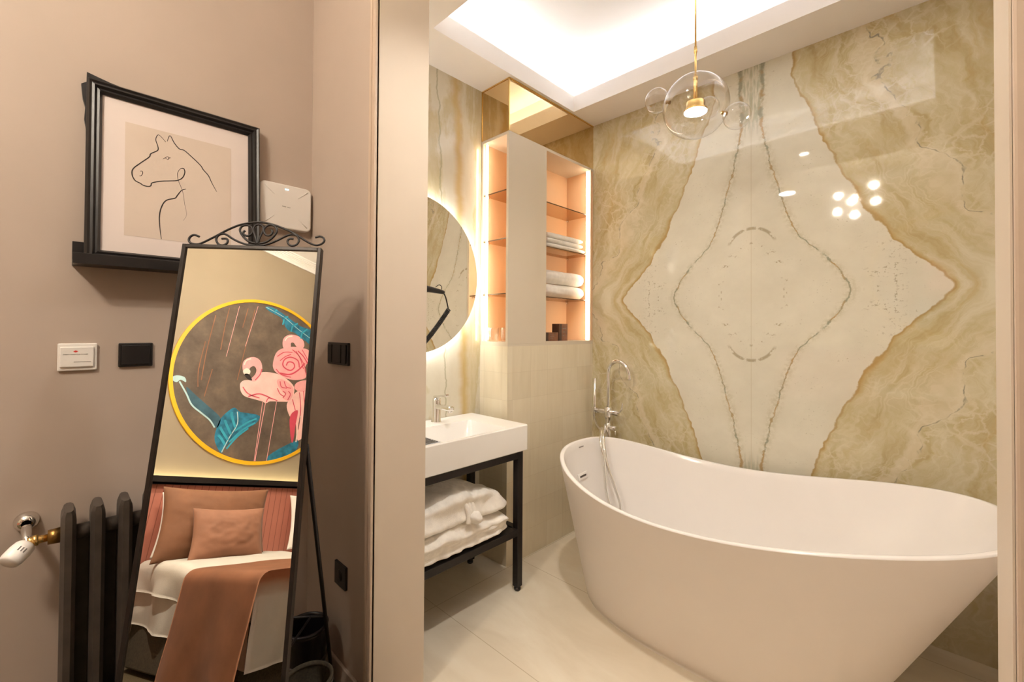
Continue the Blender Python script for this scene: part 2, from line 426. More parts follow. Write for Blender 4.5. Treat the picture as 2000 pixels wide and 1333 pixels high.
m_towel = simple('white_terry', (.86, .83, .78), .95, 0, .05, 40, .6, 420)
m_robe = simple('white_robe_cloth', (.92, .885, .83), .95, 0, .06, 30, .6, 380)
m_sheet = simple('white_bed_linen', (.80, .76, .69), .9, 0, .03, 12, .25, 240)
m_velvet = velvet('rust_velvet', (.20, .085, .038)); m_velvet2 = velvet('pink_rust_velvet', (.27, .122, .068)); m_throw = velvet('brown_rust_throw', (.36, .15, .07))
m_headb = headboard_mat()
m_bedbase = simple('dark_upholstery', (.05, .038, .022), .9, 0, .3, 120)
m_gold = simple('golden_yellow_paint', (.80, .45, .012), .5, 0, .03)
m_darkbox = simple('dark_brown_card', (.055, .028, .018), .5, 0, .3, 30)
m_brownbox = simple('copper_brown_card', (.21, .085, .04), .45, 0, .3, 30)
m_bin = simple('black_plastic', (.012, .009, .012), .3, 0, .2, 30)
m_binrim = simple('dull_grey_rim', (.11, .095, .085), .4, .4, .1)
m_tray = simple('grey_plastic_slats', (.40, .41, .44), .4, 0, .05)
m_glass = thin_glass('clear_blown_glass', (.99, .985, .98), 1.3)
m_shelfglass = thin_glass('bronze_shelf_glass', (.86, .72, .55), .9)
m_shelfedge = simple('dark_glass_edge', (.10, .06, .03), .2)
m_cove = emit('cove_led', (.97, .98, 1.0), E_COVE)
m_strip = emit('cabinet_led', (1, .78, .56), E_STRIP)
m_halo = emit('mirror_halo_led', (1, .98, .94), E_HALO)
m_pend = emit('pendant_led', (1, .95, .88), E_PEND)
m_bulb = emit('chandelier_bulb', (1, .88, .72), E_BULB)
m_head = emit('headboard_led', (1, .86, .50), E_HEAD)
m_spot = emit('spot_led', (1, .92, .80), E_SPOT)
m_cyan = emit('cyan_indicator', (.3, .9, 1.0), 3.0)

# ------------------------------------------------------------------ room shell
XD, XD2, YC, YV, XB, YR, YJ, YJR = .75, .94, 1.943, 1.99, 2.607, -.22, 1.372, -.058
ZS, ZL, ZT = 2.767, 2.871, 3.06          # soffit, top of its lip, coffer ceiling
XW, ZCB = -2.32, 3.40                    # bed wall, bedroom ceiling
struct('floor', box(new(), .86, YR-.05, -.1, XB+.05, YV+.05, 0), m_floor)
struct('floor_bedroom', box(new(), XW-.1, -2.3, -.1, .86, YC+.05, 0), m_carpet)
struct('wall_left', box(new(), XW-.1, YC, 0, XD+.01, YC+.1, ZCB), m_wall)
bm = box(new(), XD, YJ, 0, XD2, YV+.1, ZCB); box(bm, XD, -2.3, 0, XD2, YJR, ZCB); box(bm, XD, YJR, 2.72, XD2, YJ, ZCB)
struct('wall_divider', bm, m_wall)
bm = box(new(), XD2, YJ, 0, XD2+.006, YV, ZS+.3); box(bm, XD2, YR, 0, XD2+.006, YJR, ZS+.3); box(bm, XD2, YJR, 2.72, XD2+.006, YJ, ZS+.3)
struct('wall_bath_front', bm, m_bathpaint)
struct('wall_back', box(new(), XB, YR-.05, 0, XB+.08, YV+.08, 3.2), m_onyx)
struct('wall_vanity', box(new(), XD2, YV, 0, XB, YV+.08, 3.2), m_onyx2)
struct('wall_right', box(new(), XD2, YR-.08, 0, XB, YR, 3.2), m_bathpaint)
struct('wall_bed', box(new(), XW-.1, -2.3, 0, XW, YC, ZCB), m_bedwall)
struct('wall_far', box(new(), XW-.1, -2.4, 0, XD2, -2.3, ZCB), m_wall)
struct('ceiling_bedroom', box(new(), XW-.1, -2.4, ZCB, XD2, YC+.1, ZCB+.1), m_white)
# dropped border with a lit coffer
cx0, cx1, cy0, cy1 = 1.226, 2.344, .03, 1.735
bm = new()
for (a, b, c, d) in ((XD2, YR, XB, cy0), (XD2, cy1, XB, YV), (XD2, cy0, cx0, cy1), (cx1, cy0, XB, cy1)):
    box(bm, a, b, ZS, c, d, ZL)
struct('ceiling', bm, m_bathpaint)
bm = box(new(), XD2, YR, ZT, XB, YV, ZT+.08)
so = .16
for (a, b, c, d) in ((cx0-so-.02, cy0-so, cx0-so, cy1+so), (cx1+so, cy0-so, cx1+so+.02, cy1+so), (cx0-so, cy1+so, cx1+so, cy1+so+.02), (cx0-so, cy0-so-.02, cx1+so, cy0-so)):
    box(bm, a, b, ZL-.002, c, d, ZT)
struct('ceiling_coffer', bm, m_white)
# door lining and casing
bm = box(new(), XD-.002, YJ-.004, 0, XD2+.008, YJ, 2.72); box(bm, XD-.002, YJR, 0, XD2+.008, YJR+.004, 2.72); box(bm, XD-.002, YJR, 2.716, XD2+.008, YJ, 2.72)
struct('trim_1', bm, m_reveal)
def casing(name, y0, s):
    bm = new()
    box(bm, XD-.010, min(y0, y0+s*.055), 0, XD, max(y0, y0+s*.055), 2.775, .002)
    box(bm, XD-.017, min(y0, y0+s*.016), 0, XD, max(y0, y0+s*.016), 2.74, .003)
    box(bm, XD-.014, min(y0+s*.032, y0+s*.044), 0, XD, max(y0+s*.032, y0+s*.044), 2.765, .003)
    struct(name, bm, m_casing)
casing('trim_2', YJ-.002, 1); casing('trim_3', YJR+.002, -1)
bm = box(new(), XD-.015, YJR, 2.72, XD, YJ, 2.775, .003); struct('trim_4', bm, m_casing)
# metal corner strip where the vanity wall meets the cabinet, and crown on the bed wall
bm = new()
for k in range(8):
    a = k/8*PI/2; box(bm, XW, -2.3, ZCB-.09+k*.011, XW+.012+.075*(1-math.cos(a)), YC, ZCB-.09+(k+1)*.011+.002)
struct('trim_5', bm, m_white)
struct('baseboard_left', box(new(), XW, YC-.012, 0, XD, YC, .09, .003), m_wall)
struct('baseboard_divider', box(new(), XD-.012, 1.44, 0, XD, YC-.012, .09, .003), m_wall)
# tiled half-height boxing under the shelves
XK, YK = 1.765, 1.758
bm = box(new(), XK, YK, 0, XB, YV, 1.236)
struct('wall_boxing', bm, m_tile)

# cove LED tape on the coffer ledge
t = thing('cove_light', ((cx0+cx1)/2, (cy0+cy1)/2, ZL), 'white LED tape hidden on the ledge around the ceiling coffer', 'light')
o = .10
for (a, b, c, d) in ((cx0-o-.02, cy0-o, cx0-o, cy1+o), (cx1+o, cy0-o, cx1+o+.02, cy1+o), (cx0-o, cy1+o, cx1+o, cy1+o+.02), (cx0-o, cy0-o-.02, cx1+o, cy0-o)):
    obj('led_tape', box(new(), a, b, ZL, c, d, ZL+.004), m_cove, t)

# recessed spot in the border above the doorway
t = thing('recessed_spotlight', (1.04, .80, ZS-.006), 'small round recessed spotlight in the ceiling border over the bathroom doorway', 'light', 'recessed ceiling spotlights')
obj('trim_ring', lathe(new(), [(.030, .0), (.046, -.003), (.048, .004), (.030, .006)], (1.04, .80, ZS-.004)), m_chrome, t)
obj('lens', lathe(new(), [(0, 0), (.030, 0), (.030, .004), (0, .004)], (1.04, .80, ZS-.004)), m_spot, t)

for x, y, lab in ((-1.25, 1.68, 'added unseen fill spotlight in the bedroom ceiling over the aisle beside the bed'), (-1.05, -.45, 'added unseen fill spotlight in the bedroom ceiling over the bed')):
    t = thing('recessed_spotlight', (x, y, ZCB-.006), lab, 'light', 'recessed ceiling spotlights')  # invented fittings for the two bedroom fill lamps
    obj('trim_ring', lathe(new(), [(.030, .0), (.046, -.003), (.048, .004), (.030, .006)], (x, y, ZCB-.004)), m_chrome, t)
    obj('lens', lathe(new(), [(0, 0), (.030, 0), (.030, .004), (0, .004)], (x, y, ZCB-.004)), m_spot, t)

# ------------------------------------------------------------------ bathroom: corner shelf cabinet
ZK0, ZK1 = 1.236, 2.463
t = thing('shelf_cabinet', (2.186, 1.874, ZK0), 'beige built-in corner shelf unit with two lit open niches above the tiles', 'cabinet')
Pw = .018
obj('corner_panel', box(new(), XK, YK, ZK0+.012, 2.10, YK+Pw, ZK1, .0015), m_cabin, t)
bm = box(new(), XK, YK+Pw, ZK0, XB-.001, YV-.001, ZK0+.024); box(bm, XK, YK, ZK0, 2.10, YK+Pw, ZK0+.012); box(bm, 2.10, YK, ZK0, XB-.001, YK+Pw, ZK0+.024)
obj('base_board', bm, m_cabin, t)
bm = box(new(), XK, YK+Pw, ZK1-.018, XB-.001, YV-.001, ZK1-.001); box(bm, 2.10, YK, ZK1-.018, XB-.001, YK+Pw, ZK1-.001)
obj('top_board', bm, m_cabin, t)
obj('back_panel', box(new(), XK+.012, YV-.016, ZK0+.024, XB-.012, YV-.001, ZK1-.018), m_niche, t)
obj('divider_panel', box(new(), 2.084, YK+Pw, ZK0+.024, 2.10, YV-.016, ZK1-.018), m_niche, t)
obj('side_panel', box(new(), 2.588, YK+.0005, ZK0+.024, XB-.001, YV-.016, ZK1-.018, .001), m_niche, t)
bm = box(new(), XK, YV-.016, ZK0+.024, XK+.012, YV-.001, ZK1-.018)
obj('edge_strip', bm, m_cabin, t)
bm = box(new(), XK+.002, YV-.050, ZK0+.028, XK+.012, YV-.038, ZK1-.03, .002); obj('light_strip', bm, m_strip, t)['label'] = 'glowing vertical light strip of the left niche'
bm = box(new(), 2.538, YK+.002, ZK0+.028, 2.550, YK+.012, ZK1-.03, .002); obj('light_strip', bm, m_strip, t)['label'] = 'glowing vertical light strip of the right niche'
obj('added_led_shield', box(new(), 2.553, YK-.016, ZK0+.024, 2.556, YK+.016, ZK1-.019), m_cabin, t)  # added blocker, keeps the right strip's light off the onyx wall
for z in (2.135, 1.857, 1.540):
    for (a, b, c, d) in ((XK+.008, YK+Pw+.001, 2.083, YV-.017), (2.101, YK+.016, 2.587, YV-.017)):
        s = obj('glass_shelf', box(new(), a, b, z-.006, c, d, z), m_shelfglass, t)
        if a < 2: obj('shelf_edge', box(new(), a-.002, b, z-.006, a, d, z), m_shelfedge, s)
        else: obj('shelf_edge', box(new(), a, b-.002, z-.006, c, b, z), m_shelfedge, s)
    for (px_, py_, dx, dy_) in ((2.580, YK+.03, -.014, 0), (2.580, YV-.03, -.014, 0), (XK+.03, YV-.024, 0, -.014), (XK+.03, YK+.026, 0, .014)):
        obj('shelf_pin', tube(new(), [(px_+(.008 if dx else 0), py_+(.008 if dy_ < 0 else -.008 if dy_ > 0 else 0), z-.012), (px_+dx, py_+dy_, z-.012)], .005, 8), m_chrome, t)

# bronze mirrored box on top
t = thing('mirrored_box', (2.186, 1.874, ZK1), 'bronze mirror clad box between the shelf unit and the ceiling border', 'mirror box')
obj('front_pane', box(new(), XK, YK, ZK1, XB-.001, YK+.006, ZS), m_bronzemir, t)
obj('side_pane', box(new(), XK, YK+.006, ZK1, XK+.006, YV-.001, ZS), m_bronzemir, t)
bm = box(new(), XK-.003, YK-.003, ZK1, XK+.004, YK+.004, ZS-.004); box(bm, XK, YK-.003, ZS-.008, XB-.001, YK, ZS-.001); box(bm, XK-.003, YK, ZS-.008, XK, YV-.001, ZS-.001)
box(bm, XK-.003, YV-.006, ZK1, XK, YV-.001, ZS-.008)
obj('edge_trim', bm, m_brass, t)

# towels on the right niche shelves
def folded_towel(x0, x1, y0, y1, z0, h, layers, seed):
    """folded cloth: stacked rounded folds seen from the end, open edge wavy"""
    bm = new(); lh = h/layers
    for k in range(layers):
        za, zb = z0+k*lh, z0+(k+1)*lh
        def fn(u, v, za=za, zb=zb, k=k):
            a = 2*PI*u; cz, sz = math.cos(a), math.sin(a)
            ex = abs(cz)**.35*(1 if cz > 0 else -1); ez = abs(sz)**.75*(1 if sz > 0 else -1)
            y = (y0+y1)/2+(y1-y0)/2*ex; z = (za+zb)/2+(zb-za)/2*1.04*ez
            s = min(1, min(v, 1-v)*9)**.5
            x = x0+(x1-x0)*v; n = mnoise.noise(Vector((x*14, y*14, z*30+seed)))
            return Vector((x+.004*n, (y-(y0+y1)/2)*(.97+.03*s)+(y0+y1)/2+.004*n, (z-(za+zb)/2)*(.55+.45*s)+(za+zb)/2+.0035*n*(0 if ez < 0 and k == 0 else 1)))
        V = grid(bm, fn, 36, 30, closed_u=True)
        for q in (0, -1): bm.faces.new([r[q] for r in V])
    return bm
def rolled_towel(x0, x1, yc, zc, r, seed):
    bm = new()
    def fn(u, v):
        a = 2*PI*u; x = x0+(x1-x0)*v; s = min(1, min(v, 1-v)*12)**.5
        n = mnoise.noise(Vector((x*9, math.cos(a)*2, math.sin(a)*2+seed)))
        rr = r*(.86+.14*s)+.004*n
        return Vector((x, yc+rr*1.12*math.cos(a), zc+rr*.98*math.sin(a)))
    V = grid(bm, fn, 40, 30, closed_u=True)
    for q, x, sgn in ((0, x0, -1), (-1, x1, 1)):
        # spiral of the rolled layers on the end
        rings = [[vv for vv in (r_[q] for r_ in V)]]
        for s, dx in ((.80, .012), (.74, -.010), (.55, .004), (.50, -.012), (.30, .006), (.24, -.008)):
            ring = [bm.verts.new(Vector((x+sgn*dx, yc+(vv.co.y-yc)*s, zc+(vv.co.z-zc)*s))) for vv in rings[0]]
            p = rings[-1]
            for i in range(40):
                f = bm.faces.new((p[i], p[(i+1) % 40], ring[(i+1) % 40], ring[i])); f.smooth = True
            rings.append(ring)
        bm.faces.new(rings[-1])
    return bm
tag(obj('folded_towel', folded_towel(2.135, 2.555, 1.785, 1.955, 1.8572, .033, 1, 1), m_towel), 'white towel folded flat under another folded towel on the upper glass shelf', 'towel', 'white towels in the shelf unit')
tag(obj('folded_towel', folded_towel(2.150, 2.535, 1.790, 1.950, 1.8915, .068, 2, 5), m_towel), 'thick folded white towel on top of the flat one on the upper glass shelf', 'towel', 'white towels in the shelf unit')
tag(obj('rolled_towel', rolled_towel(2.172, 2.565, 1.850, 1.5405+.0455, .046, 2), m_towel), 'rolled white towel lying directly on the lowest glass shelf', 'towel', 'white towels in the shelf unit')
tag(obj('rolled_towel', rolled_towel(2.166, 2.562, 1.848, 1.5405+.137, .046, 9), m_towel), 'rolled white towel lying on top of another roll', 'towel', 'white towels in the shelf unit')
# amenity boxes on the niche floor
zb = ZK0+.0242
def carton(name, x0, y0, x1, y1, z0, z1, m_end, m_side, label):
    th = thing(name, ((x0+x1)/2, (y0+y1)/2, z0), label, 'box', 'amenity boxes in the right niche')
    obj('body', box(new(), x0, y0, z0, x1, y1, z1, .001), m_side, th)
    obj('end_flap', box(new(), x0-.0008, y0+.001, z0+.001, x0, y1-.001, z1-.001), m_end, th)
    obj('front_flap', box(new(), x0+.001, y0-.0008, z0+.002, x0+(x1-x0)*.28, y0, z1-.002), m_end, th)
    bm = new()
    for k in range(3): box(bm, x0+(x1-x0)*.4, y0-.0006, z0+(z1-z0)*(.3+.2*k), x0+(x1-x0)*(.6+.1*k), y0, z0+(z1-z0)*(.33+.2*k))
    obj('print', bm, m_dkgrey, th)
carton('amenity_box', 2.135, 1.80, 2.275, 1.87, zb, zb+.055, m_darkbox, m_brownbox, 'low dark brown box lying at the left front of the right niche floor')
carton('amenity_box', 2.285, 1.80, 2.375, 1.86, zb, zb+.112, m_darkbox, m_brownbox, 'tall upright brown box on the right niche floor')
# drinking glasses in the left niche
def tumbler(x, y, label):
    th = thing('drinking_glass', (x, y, zb), label, 'glass', 'glass tumblers in the left niche')
    obj('glass_wall', lathe(new(), [(0, .0), (.027, .0), (.031, .004), (.036, .082), (.0345, .082), (.030, .012), (0, .010)], (x, y, zb), seg=28), m_glass, th)
tumbler(1.80, 1.915, 'clear glass tumbler in the left niche nearest the light strip')
tumbler(1.835, 1.838, 'clear glass tumbler in the left niche nearest the corner panel')

# ------------------------------------------------------------------ round backlit mirror
RM = .414; mc = Vector((1.277, 1.938, 1.618)); ya = 0.0
nm = Vector((math.sin(ya), -math.cos(ya), 0))
t = thing('round_wall_mirror', mc-Vector((0, 0, RM)), 'round backlit wall mirror with a glowing white halo above the basin', 'mirror')
obj('mirror_glass', lathe(new(), [(0, 0), (RM, 0), (RM, -.005), (0, -.005)], mc, nm, 96, smooth=False), m_silver, t)
obj('back_plate', lathe(new(), [(0, -.006), (RM-.03, -.006), (RM-.03, -.016), (0, -.016)], mc, nm, 64, smooth=False), m_plastic, t)
obj('halo_strip', lathe(new(), [(RM-.045, -.0165), (RM-.028, -.0165), (RM-.028, -.0265), (RM-.045, -.0265)], mc, nm, 96, smooth=False), m_halo, t)

# hair dryer beside the basin, its handle reaching in front of the round mirror
hy = 1.80
t = thing('hair_dryer', (1.03, hy, 1.40), 'black hair dryer with a coiled cord hanging in front of the round mirror', 'hair dryer')
obj('wall_holder', box(new(), XD2+.006, hy-.045, 1.43, .995, hy+.045, 1.60, .008), m_black, t)
obj('barrel', lathe(new(), [(0, -.075), (.030, -.075), (.036, -.06), (.037, 0), (.033, .05), (.026, .075), (0, .075)], (1.034, hy, 1.535), (0, .0, -1)), m_black, t)
obj('handle', tube(new(), [(1.05, hy, 1.538), (1.16, hy, 1.533), (1.25, hy, 1.527), (1.31, hy, 1.521), (1.350, hy, 1.516)], [.023, .022, .020, .017, .009], 16, 3), m_black, t)
obj('hanging_loop', tube(new(), [(1.30, hy, 1.54), (1.32, hy, 1.552), (1.335, hy, 1.545), (1.335, hy, 1.53)], .0022, 6, 4), m_black, t)
obj('cord', tube(new(), [(1.346, hy, 1.516), (1.360, hy, 1.495), (1.370, hy, 1.465), (1.380, hy, 1.430)], .0036, 8, 6), m_black, t)
a0 = Vector((1.380, hy, 1.430)); a1 = Vector((1.10, hy, 1.17)); dd = a1-a0; dn = dd.normalized(); uu = dn.orthogonal().normalized(); vv = dn.cross(uu)
bow = lambda f: Vector((0, 0, -.03*math.sin(PI*f)))
obj('coiled_cord', tube(new(), [a0+dd*(i/480)+bow(i/480)+(uu*math.cos(i*.70)+vv*math.sin(i*.70))*.0095 for i in range(481)]+[Vector((1.04, hy, 1.22)), Vector((.985, hy, 1.44))], .0036, 6), m_black, t)

# ------------------------------------------------------------------ washstand, basin, tap
sx0, sx1, sy0, sy1 = .985, 1.672, 1.548, 1.955
t = thing('washstand', ((sx0+sx1)/2, (sy0+sy1)/2, 0), 'black square-tube washstand with a lower shelf under the white basin', 'stand')
W = .036
for (x, y) in ((sx0, sy0), (sx1-W, sy0), (sx0, sy1-W), (sx1-W, sy1-W)):
    l = obj('leg', box(new(), x, y, .022, x+W, y+W, .708, .002), m_blackmetal, t)
    obj('foot', lathe(new(), [(0, 0), (.014, 0), (.017, .004), (.017, .014), (.009, .016), (.009, .022), (0, .022)], (x+W/2, y+W/2, 0), seg=16), m_black, l)
for (a, b, c, d) in ((sx0+W, sy0, sx1-W, sy0+W), (sx0+W, sy1-W, sx1-W, sy1), (sx0, sy0+W, sx0+W, sy1-W), (sx1-W, sy0+W, sx1, sy1-W)):
    obj('top_rail', box(new(), a, b, .674, c, d, .708, .0015), m_blackmetal, t)
    obj('shelf_rail', box(new(), a, b, .284, c, d, .318, .0015), m_blackmetal, t)
obj('shelf_board', box(new(), sx0+W, sy0+W, .292, sx1-W, sy1-W, .312), m_blackmetal, t)

bx0, bx1, by0, by1, bz0, bz1 = .965, 1.703, 1.540, 1.987, .709, .841
t = thing('washbasin', ((bx0+bx1)/2, (by0+by1)/2, bz0), 'white rectangular ceramic basin on the black stand', 'basin')
bm = new()
def rr(x0, y0, x1, y1, r, z, n=6):
    out = []
    for (cx, cy, a0) in ((x1-r, y1-r, 0), (x0+r, y1-r, 90), (x0+r, y0+r, 180), (x1-r, y0+r, 270)):
        for k in range(n+1):
            a = math.radians(a0+90*k/n); out.append(Vector((cx+r*math.cos(a), cy+r*math.sin(a), z)))
    return out
loops = [rr(bx0+.006, by0+.006, bx1-.006, by1-.002, .010, bz0), rr(bx0, by0, bx1, by1, .012, bz0+.005), rr(bx0, by0, bx1, by1, .012, bz1-.004), rr(bx0+.003, by0+.003, bx1-.003, by1-.002, .011, bz1),
         rr(1.165, by0+.016, 1.565, 1.846, .018, bz1), rr(1.169, by0+.020, 1.561, 1.842, .018, bz1-.005), rr(1.195, by0+.05, 1.530, 1.815, .05, bz1-.085), rr(1.25, by0+.10, 1.48, 1.77, .06, bz1-.098)]
LV = [[bm.verts.new(p) for p in L_] for L_ in loops]
for a, b in zip(LV, LV[1:]):
    n = len(a)
    for i in range(n): f = bm.faces.new((a[i], a[(i+1) % n], b[(i+1) % n], b[i])); f.smooth = True
bm.faces.new(LV[0][::-1]); bm.faces.new(LV[-1])
obj('bowl', bm, m_ceramic, t, sharp=35)
bm = box(new(), .985, by0+.022, bz1, 1.160, 1.712, bz1+.0015)
tr = obj('drip_tray', bm, m_tray, t); tr['label'] = 'slatted grey tray on the left of the basin'
bm = new()
for k in range(9): box(bm, .990, by0+.028+k*.0175, bz1+.0015, 1.152, by0+.036+k*.0175, bz1+.004, .0008)
obj('slats', bm, m_grey, tr)
obj('drain', lathe(new(), [(0, .004), (.020, .004), (.024, 0), (0, 0)], (1.36, 1.70, bz1-.098)), m_chrome, t)
# trap and waste pipe
t = thing('drain_trap', (1.24, 1.76, .55), 'chrome waste pipe hanging under the white basin', 'pipe')
obj('tail_pipe', tube(new(), [(1.24, 1.76, .709), (1.24, 1.76, .62)], .018, 16), m_chrome, t)
obj('bottle', lathe(new(), [(0, .552), (.026, .552), (.032, .56), (.032, .63), (.026, .64), (.018, .645)], (1.24, 1.76, 0)), m_chrome, t)
obj('outlet_pipe', tube(new(), [(1.24, 1.76, .60), (1.30, 1.80, .598), (1.34, 1.90, .598), (1.35, YV, .598)], .016, 14, 6), m_plastic, t)
obj('wall_rose', lathe(new(), [(.016, 0), (.034, 0), (.036, .008), (.016, .012)], (1.35, YV, .598), (0, -1, 0)), m_plastic, t)
# tap
tx, ty = 1.395, 1.918
t = thing('basin_tap', (tx, ty, bz1), 'chrome single lever tap standing on the back ledge of the basin', 'tap')
obj('body', lathe(new(), [(0, 0), (.027, 0), (.027, .004), (.024, .008), (.023, .085), (.024, .11), (.022, .125), (0, .127)], (tx, ty, bz1), (.02, .0, 1), 28), m_chrome, t)
bm = box(new(), tx-.016, ty-.135, bz1+.072, tx+.016, ty-.005, bz1+.098, .008, 3); obj('spout', bm, m_chrome, t)
obj('aerator', lathe(new(), [(0, 0), (.011, 0), (.011, -.008), (0, -.008)], (tx, ty-.12, bz1+.073)), m_chrome, t)
b_ = bmesh.new(); box(b_, -.013, -.095, -.005, .013, .012, .006, .004, 3)
bm = merge(new(), b_, Matrix.Translation((tx, ty, bz1+.134)) @ Matrix.Rotation(math.radians(-9), 4, 'X')); obj('lever', bm, m_chrome, t)

# ------------------------------------------------------------------ folded bathrobes on the stand shelf
def cloth_pile(x0, x1, y0, y1, z0, h, folds, seed, sag=.25):
    """one folded robe: a soft slab whose front shows stacked fold lips"""
    bm = new()
    def fn(u, v):
        # u around the section (y,z), v along x
        a = 2*PI*u; c, s = math.cos(a), math.sin(a)
        ex = abs(c)**.5*(1 if c > 0 else -1); ez = abs(s)**.55*(1 if s > 0 else -1)
        e = abs(2*v-1); endr = (1-e**7)**.5
        x = x0+(x1-x0)*v
        top = 1-sag*abs(2*v-.9)**2.0
        hz = h*top
        z = z0+hz/2+hz/2*ez*(.35+.65*endr); y = (y0+y1)/2+(y1-y0)/2*ex*(.82+.18*endr)
        # fold lips: horizontal creases round the sides
        cre = math.sin((z-z0)/h*folds*2*PI+1.2*mnoise.noise(Vector((x*5, y*5, seed))))
        side = max(0.0, 1-abs(ez)**6)
        d = .010*cre*side
        n1_ = mnoise.noise(Vector((x*7+seed, y*9, z*6))); n2_ = mnoise.noise(Vector((x*22+seed, y*16, z*22)))
        r1 = 1-abs(mnoise.noise(Vector((x*6+y*7+seed*3, y*2.2-x*1.6, seed*1.7))))*2      # ridged creases
        r2 = 1-abs(mnoise.noise(Vector((x*11-y*5+seed, y*4+x*2, z*9+seed))))*2
        dz = (.016*n1_+.005*n2_+.014*max(0, r1-.35)+.008*max(0, r2-.3))*(1 if ez > 0 else 0)
        return Vector((x+(.012*n1_)*endr+d*(1 if v > .5 else -1)*(1-endr), y+(d+.012*n1_+.006*n2_+.008*r2*side)*(1 if ex > 0 else -1), max(z0, z+dz)))
    V = grid(bm, fn, 96, 90, closed_u=True)
    for q in (0, -1):
        c = sum((r[q].co for r in V), Vector())/96; cv = bm.verts.new(c)
        for i in range(96): bm.faces.new((V[i][q], V[(i+1) % 96][q], cv)).smooth = True
    return bm
zs = .3185
t = thing('folded_bathrobe', (1.28, 1.75, zs), 'lower folded white bathrobe lying on the black stand shelf', 'bathrobe', 'bathrobes on the washstand shelf')
obj('robe_cloth', cloth_pile(.995, 1.590, 1.552, 1.885, zs, .118, 2.0, 3.1, .22), m_robe, t)
obj('sleeve', cloth_pile(1.02, 1.50, 1.560, 1.68, zs+.045, .066, 1.0, 8.2, .3), m_robe, t)
t = thing('folded_bathrobe', (1.26, 1.74, zs+.125), 'upper folded white bathrobe with a knotted belt on top of the other robe', 'bathrobe', 'bathrobes on the washstand shelf')
obj('robe_cloth', cloth_pile(.995, 1.580, 1.560, 1.890, zs+.112, .158, 1.5, 12.4, .46), m_robe, t)
bm = new()
for k, off in enumerate((-.022, 0.0, .022)):
    tube(bm, [(1.33+off, 1.545, zs+.130), (1.33+off*.8, 1.556, zs+.185), (1.31+off*.8, 1.60, zs+.248), (1.28+off, 1.72, zs+.276), (1.24+off, 1.86, zs+.24)], .012, 10, 6)
b = obj('belt', bm, m_robe, t)
bm = new(); sphere(bm, (0, 0, 0), .034, 24, 14)
for v in bm.verts:
    n = mnoise.noise(v.co*40); v.co = v.co*(1+.25*n); v.co.z *= .8
bmesh.ops.translate(bm, vec=Vector((1.345, 1.542, zs+.150)), verts=bm.verts)
obj('belt_knot', bm, m_robe, b)

# ------------------------------------------------------------------ bathtub
TP = dict(xc=2.0452, b=.4915, y0=-.1767, y1=1.467, n=2.5334)
def se(a, n):
    c, s = math.cos(a), math.sin(a)
    return (abs(c)**(2/n)*(1 if c > 0 else -1), abs(s)**(2/n)*(1 if s > 0 else -1))
def rimp(a, inset=0.0):
    c, s = se(a, TP['n']); yc, A = (TP['y0']+TP['y1'])/2, (TP['y1']-TP['y0'])/2
    z = .6148-.0692*c+.1441*c*c+.0582*c**3-.0302*c**4
    return Vector((TP['xc']+(TP['b']-inset)*s, yc+(A-inset)*c, z))
def basep(a, k=1.0, z=.012):
    c, s = se(a, 2.4848); yb, A = (.1948+1.3432)/2, (1.3432-.1948)/2
    return Vector((TP['xc']+.3157*k*s, yb+A*k*c, z))
NA = 160
def loop(f): return [f(2*PI*i/NA) for i in range(NA)]
def bridge(bm, loops, closeends=(False, False)):
    LV = [[bm.verts.new(p) for p in L_] for L_ in loops]
    for a, b in zip(LV, LV[1:]):
        for i in range(NA): bm.faces.new((a[i], a[(i+1) % NA], b[(i+1) % NA], b[i])).smooth = True
    if closeends[0]: bm.faces.new(LV[0][::-1])
    if closeends[1]: bm.faces.new(LV[-1])
    return bm
t = thing('bathtub', (TP['xc'], .65, 0), 'large white freestanding slipper bathtub in front of the onyx wall', 'bathtub')
lo = [loop(lambda a: basep(a, .985, .0)), loop(lambda a: basep(a, .985, .010)), loop(lambda a: basep(a, 1.0, .014))]
for k in range(1, 15):
    s = k/14
    lo.append(loop(lambda a, s=s: basep(a).lerp(rimp(a), s)-Vector((0, 0, .006*s))))
obj('outer_shell', bridge(new(), lo, (True, False)), m_acrylicm, t, sharp=60)
def inner(a, s):
    """inside wall: parallel to the shell, turning into a rounded floor"""
    r = rimp(a); zf = .16
    ang = s*1.0
    if s < .75:
        h = 1-(s/.75)*.80; ins = .022+.012*s
        p = basep(a).lerp(r, (zf+(r.z-zf)*h-.012)/(r.z-.012))
    else:
        k = (s-.75)/.25; h = .20*(1-k)**2 ; 
        p = basep(a).lerp(r, (zf+(r.z-zf)*.20*(1-k*.6)-.012)/(r.z-.012)); p.z = zf+(r.z-zf)*h; ins = .031+.085*k**1.6
    c = Vector((TP['xc'], p.y*.55+.65*.45, p.z)); d = Vector((p.x-c.x, p.y-c.y, 0))
    L_ = d.length; d = d*((L_-ins)/L_)
    return Vector((c.x+d.x, c.y+d.y, p.z))
lo = [loop(lambda a: rimp(a)-Vector((0, 0, .006))), loop(lambda a: rimp(a, .001)-Vector((0, 0, .002))), loop(lambda a: rimp(a, .005)), loop(lambda a: rimp(a, .014)), loop(lambda a: rimp(a, .019)-Vector((0, 0, .002)))]
for k in range(0, 19): lo.append(loop(lambda a, s=k/18: inner(a, s)-Vector((0, 0, .005*(1-s)))))
for q in (.75, .5, .25): lo.append(loop(lambda a, q=q: Vector((TP['xc']+(inner(a, 1).x-TP['xc'])*q, .77+(inner(a, 1).y-.77)*q, .16-.008*(1-q)))))
obj('inner_bowl', bridge(new(), lo, (False, True)), m_acrylic, t, sharp=70)
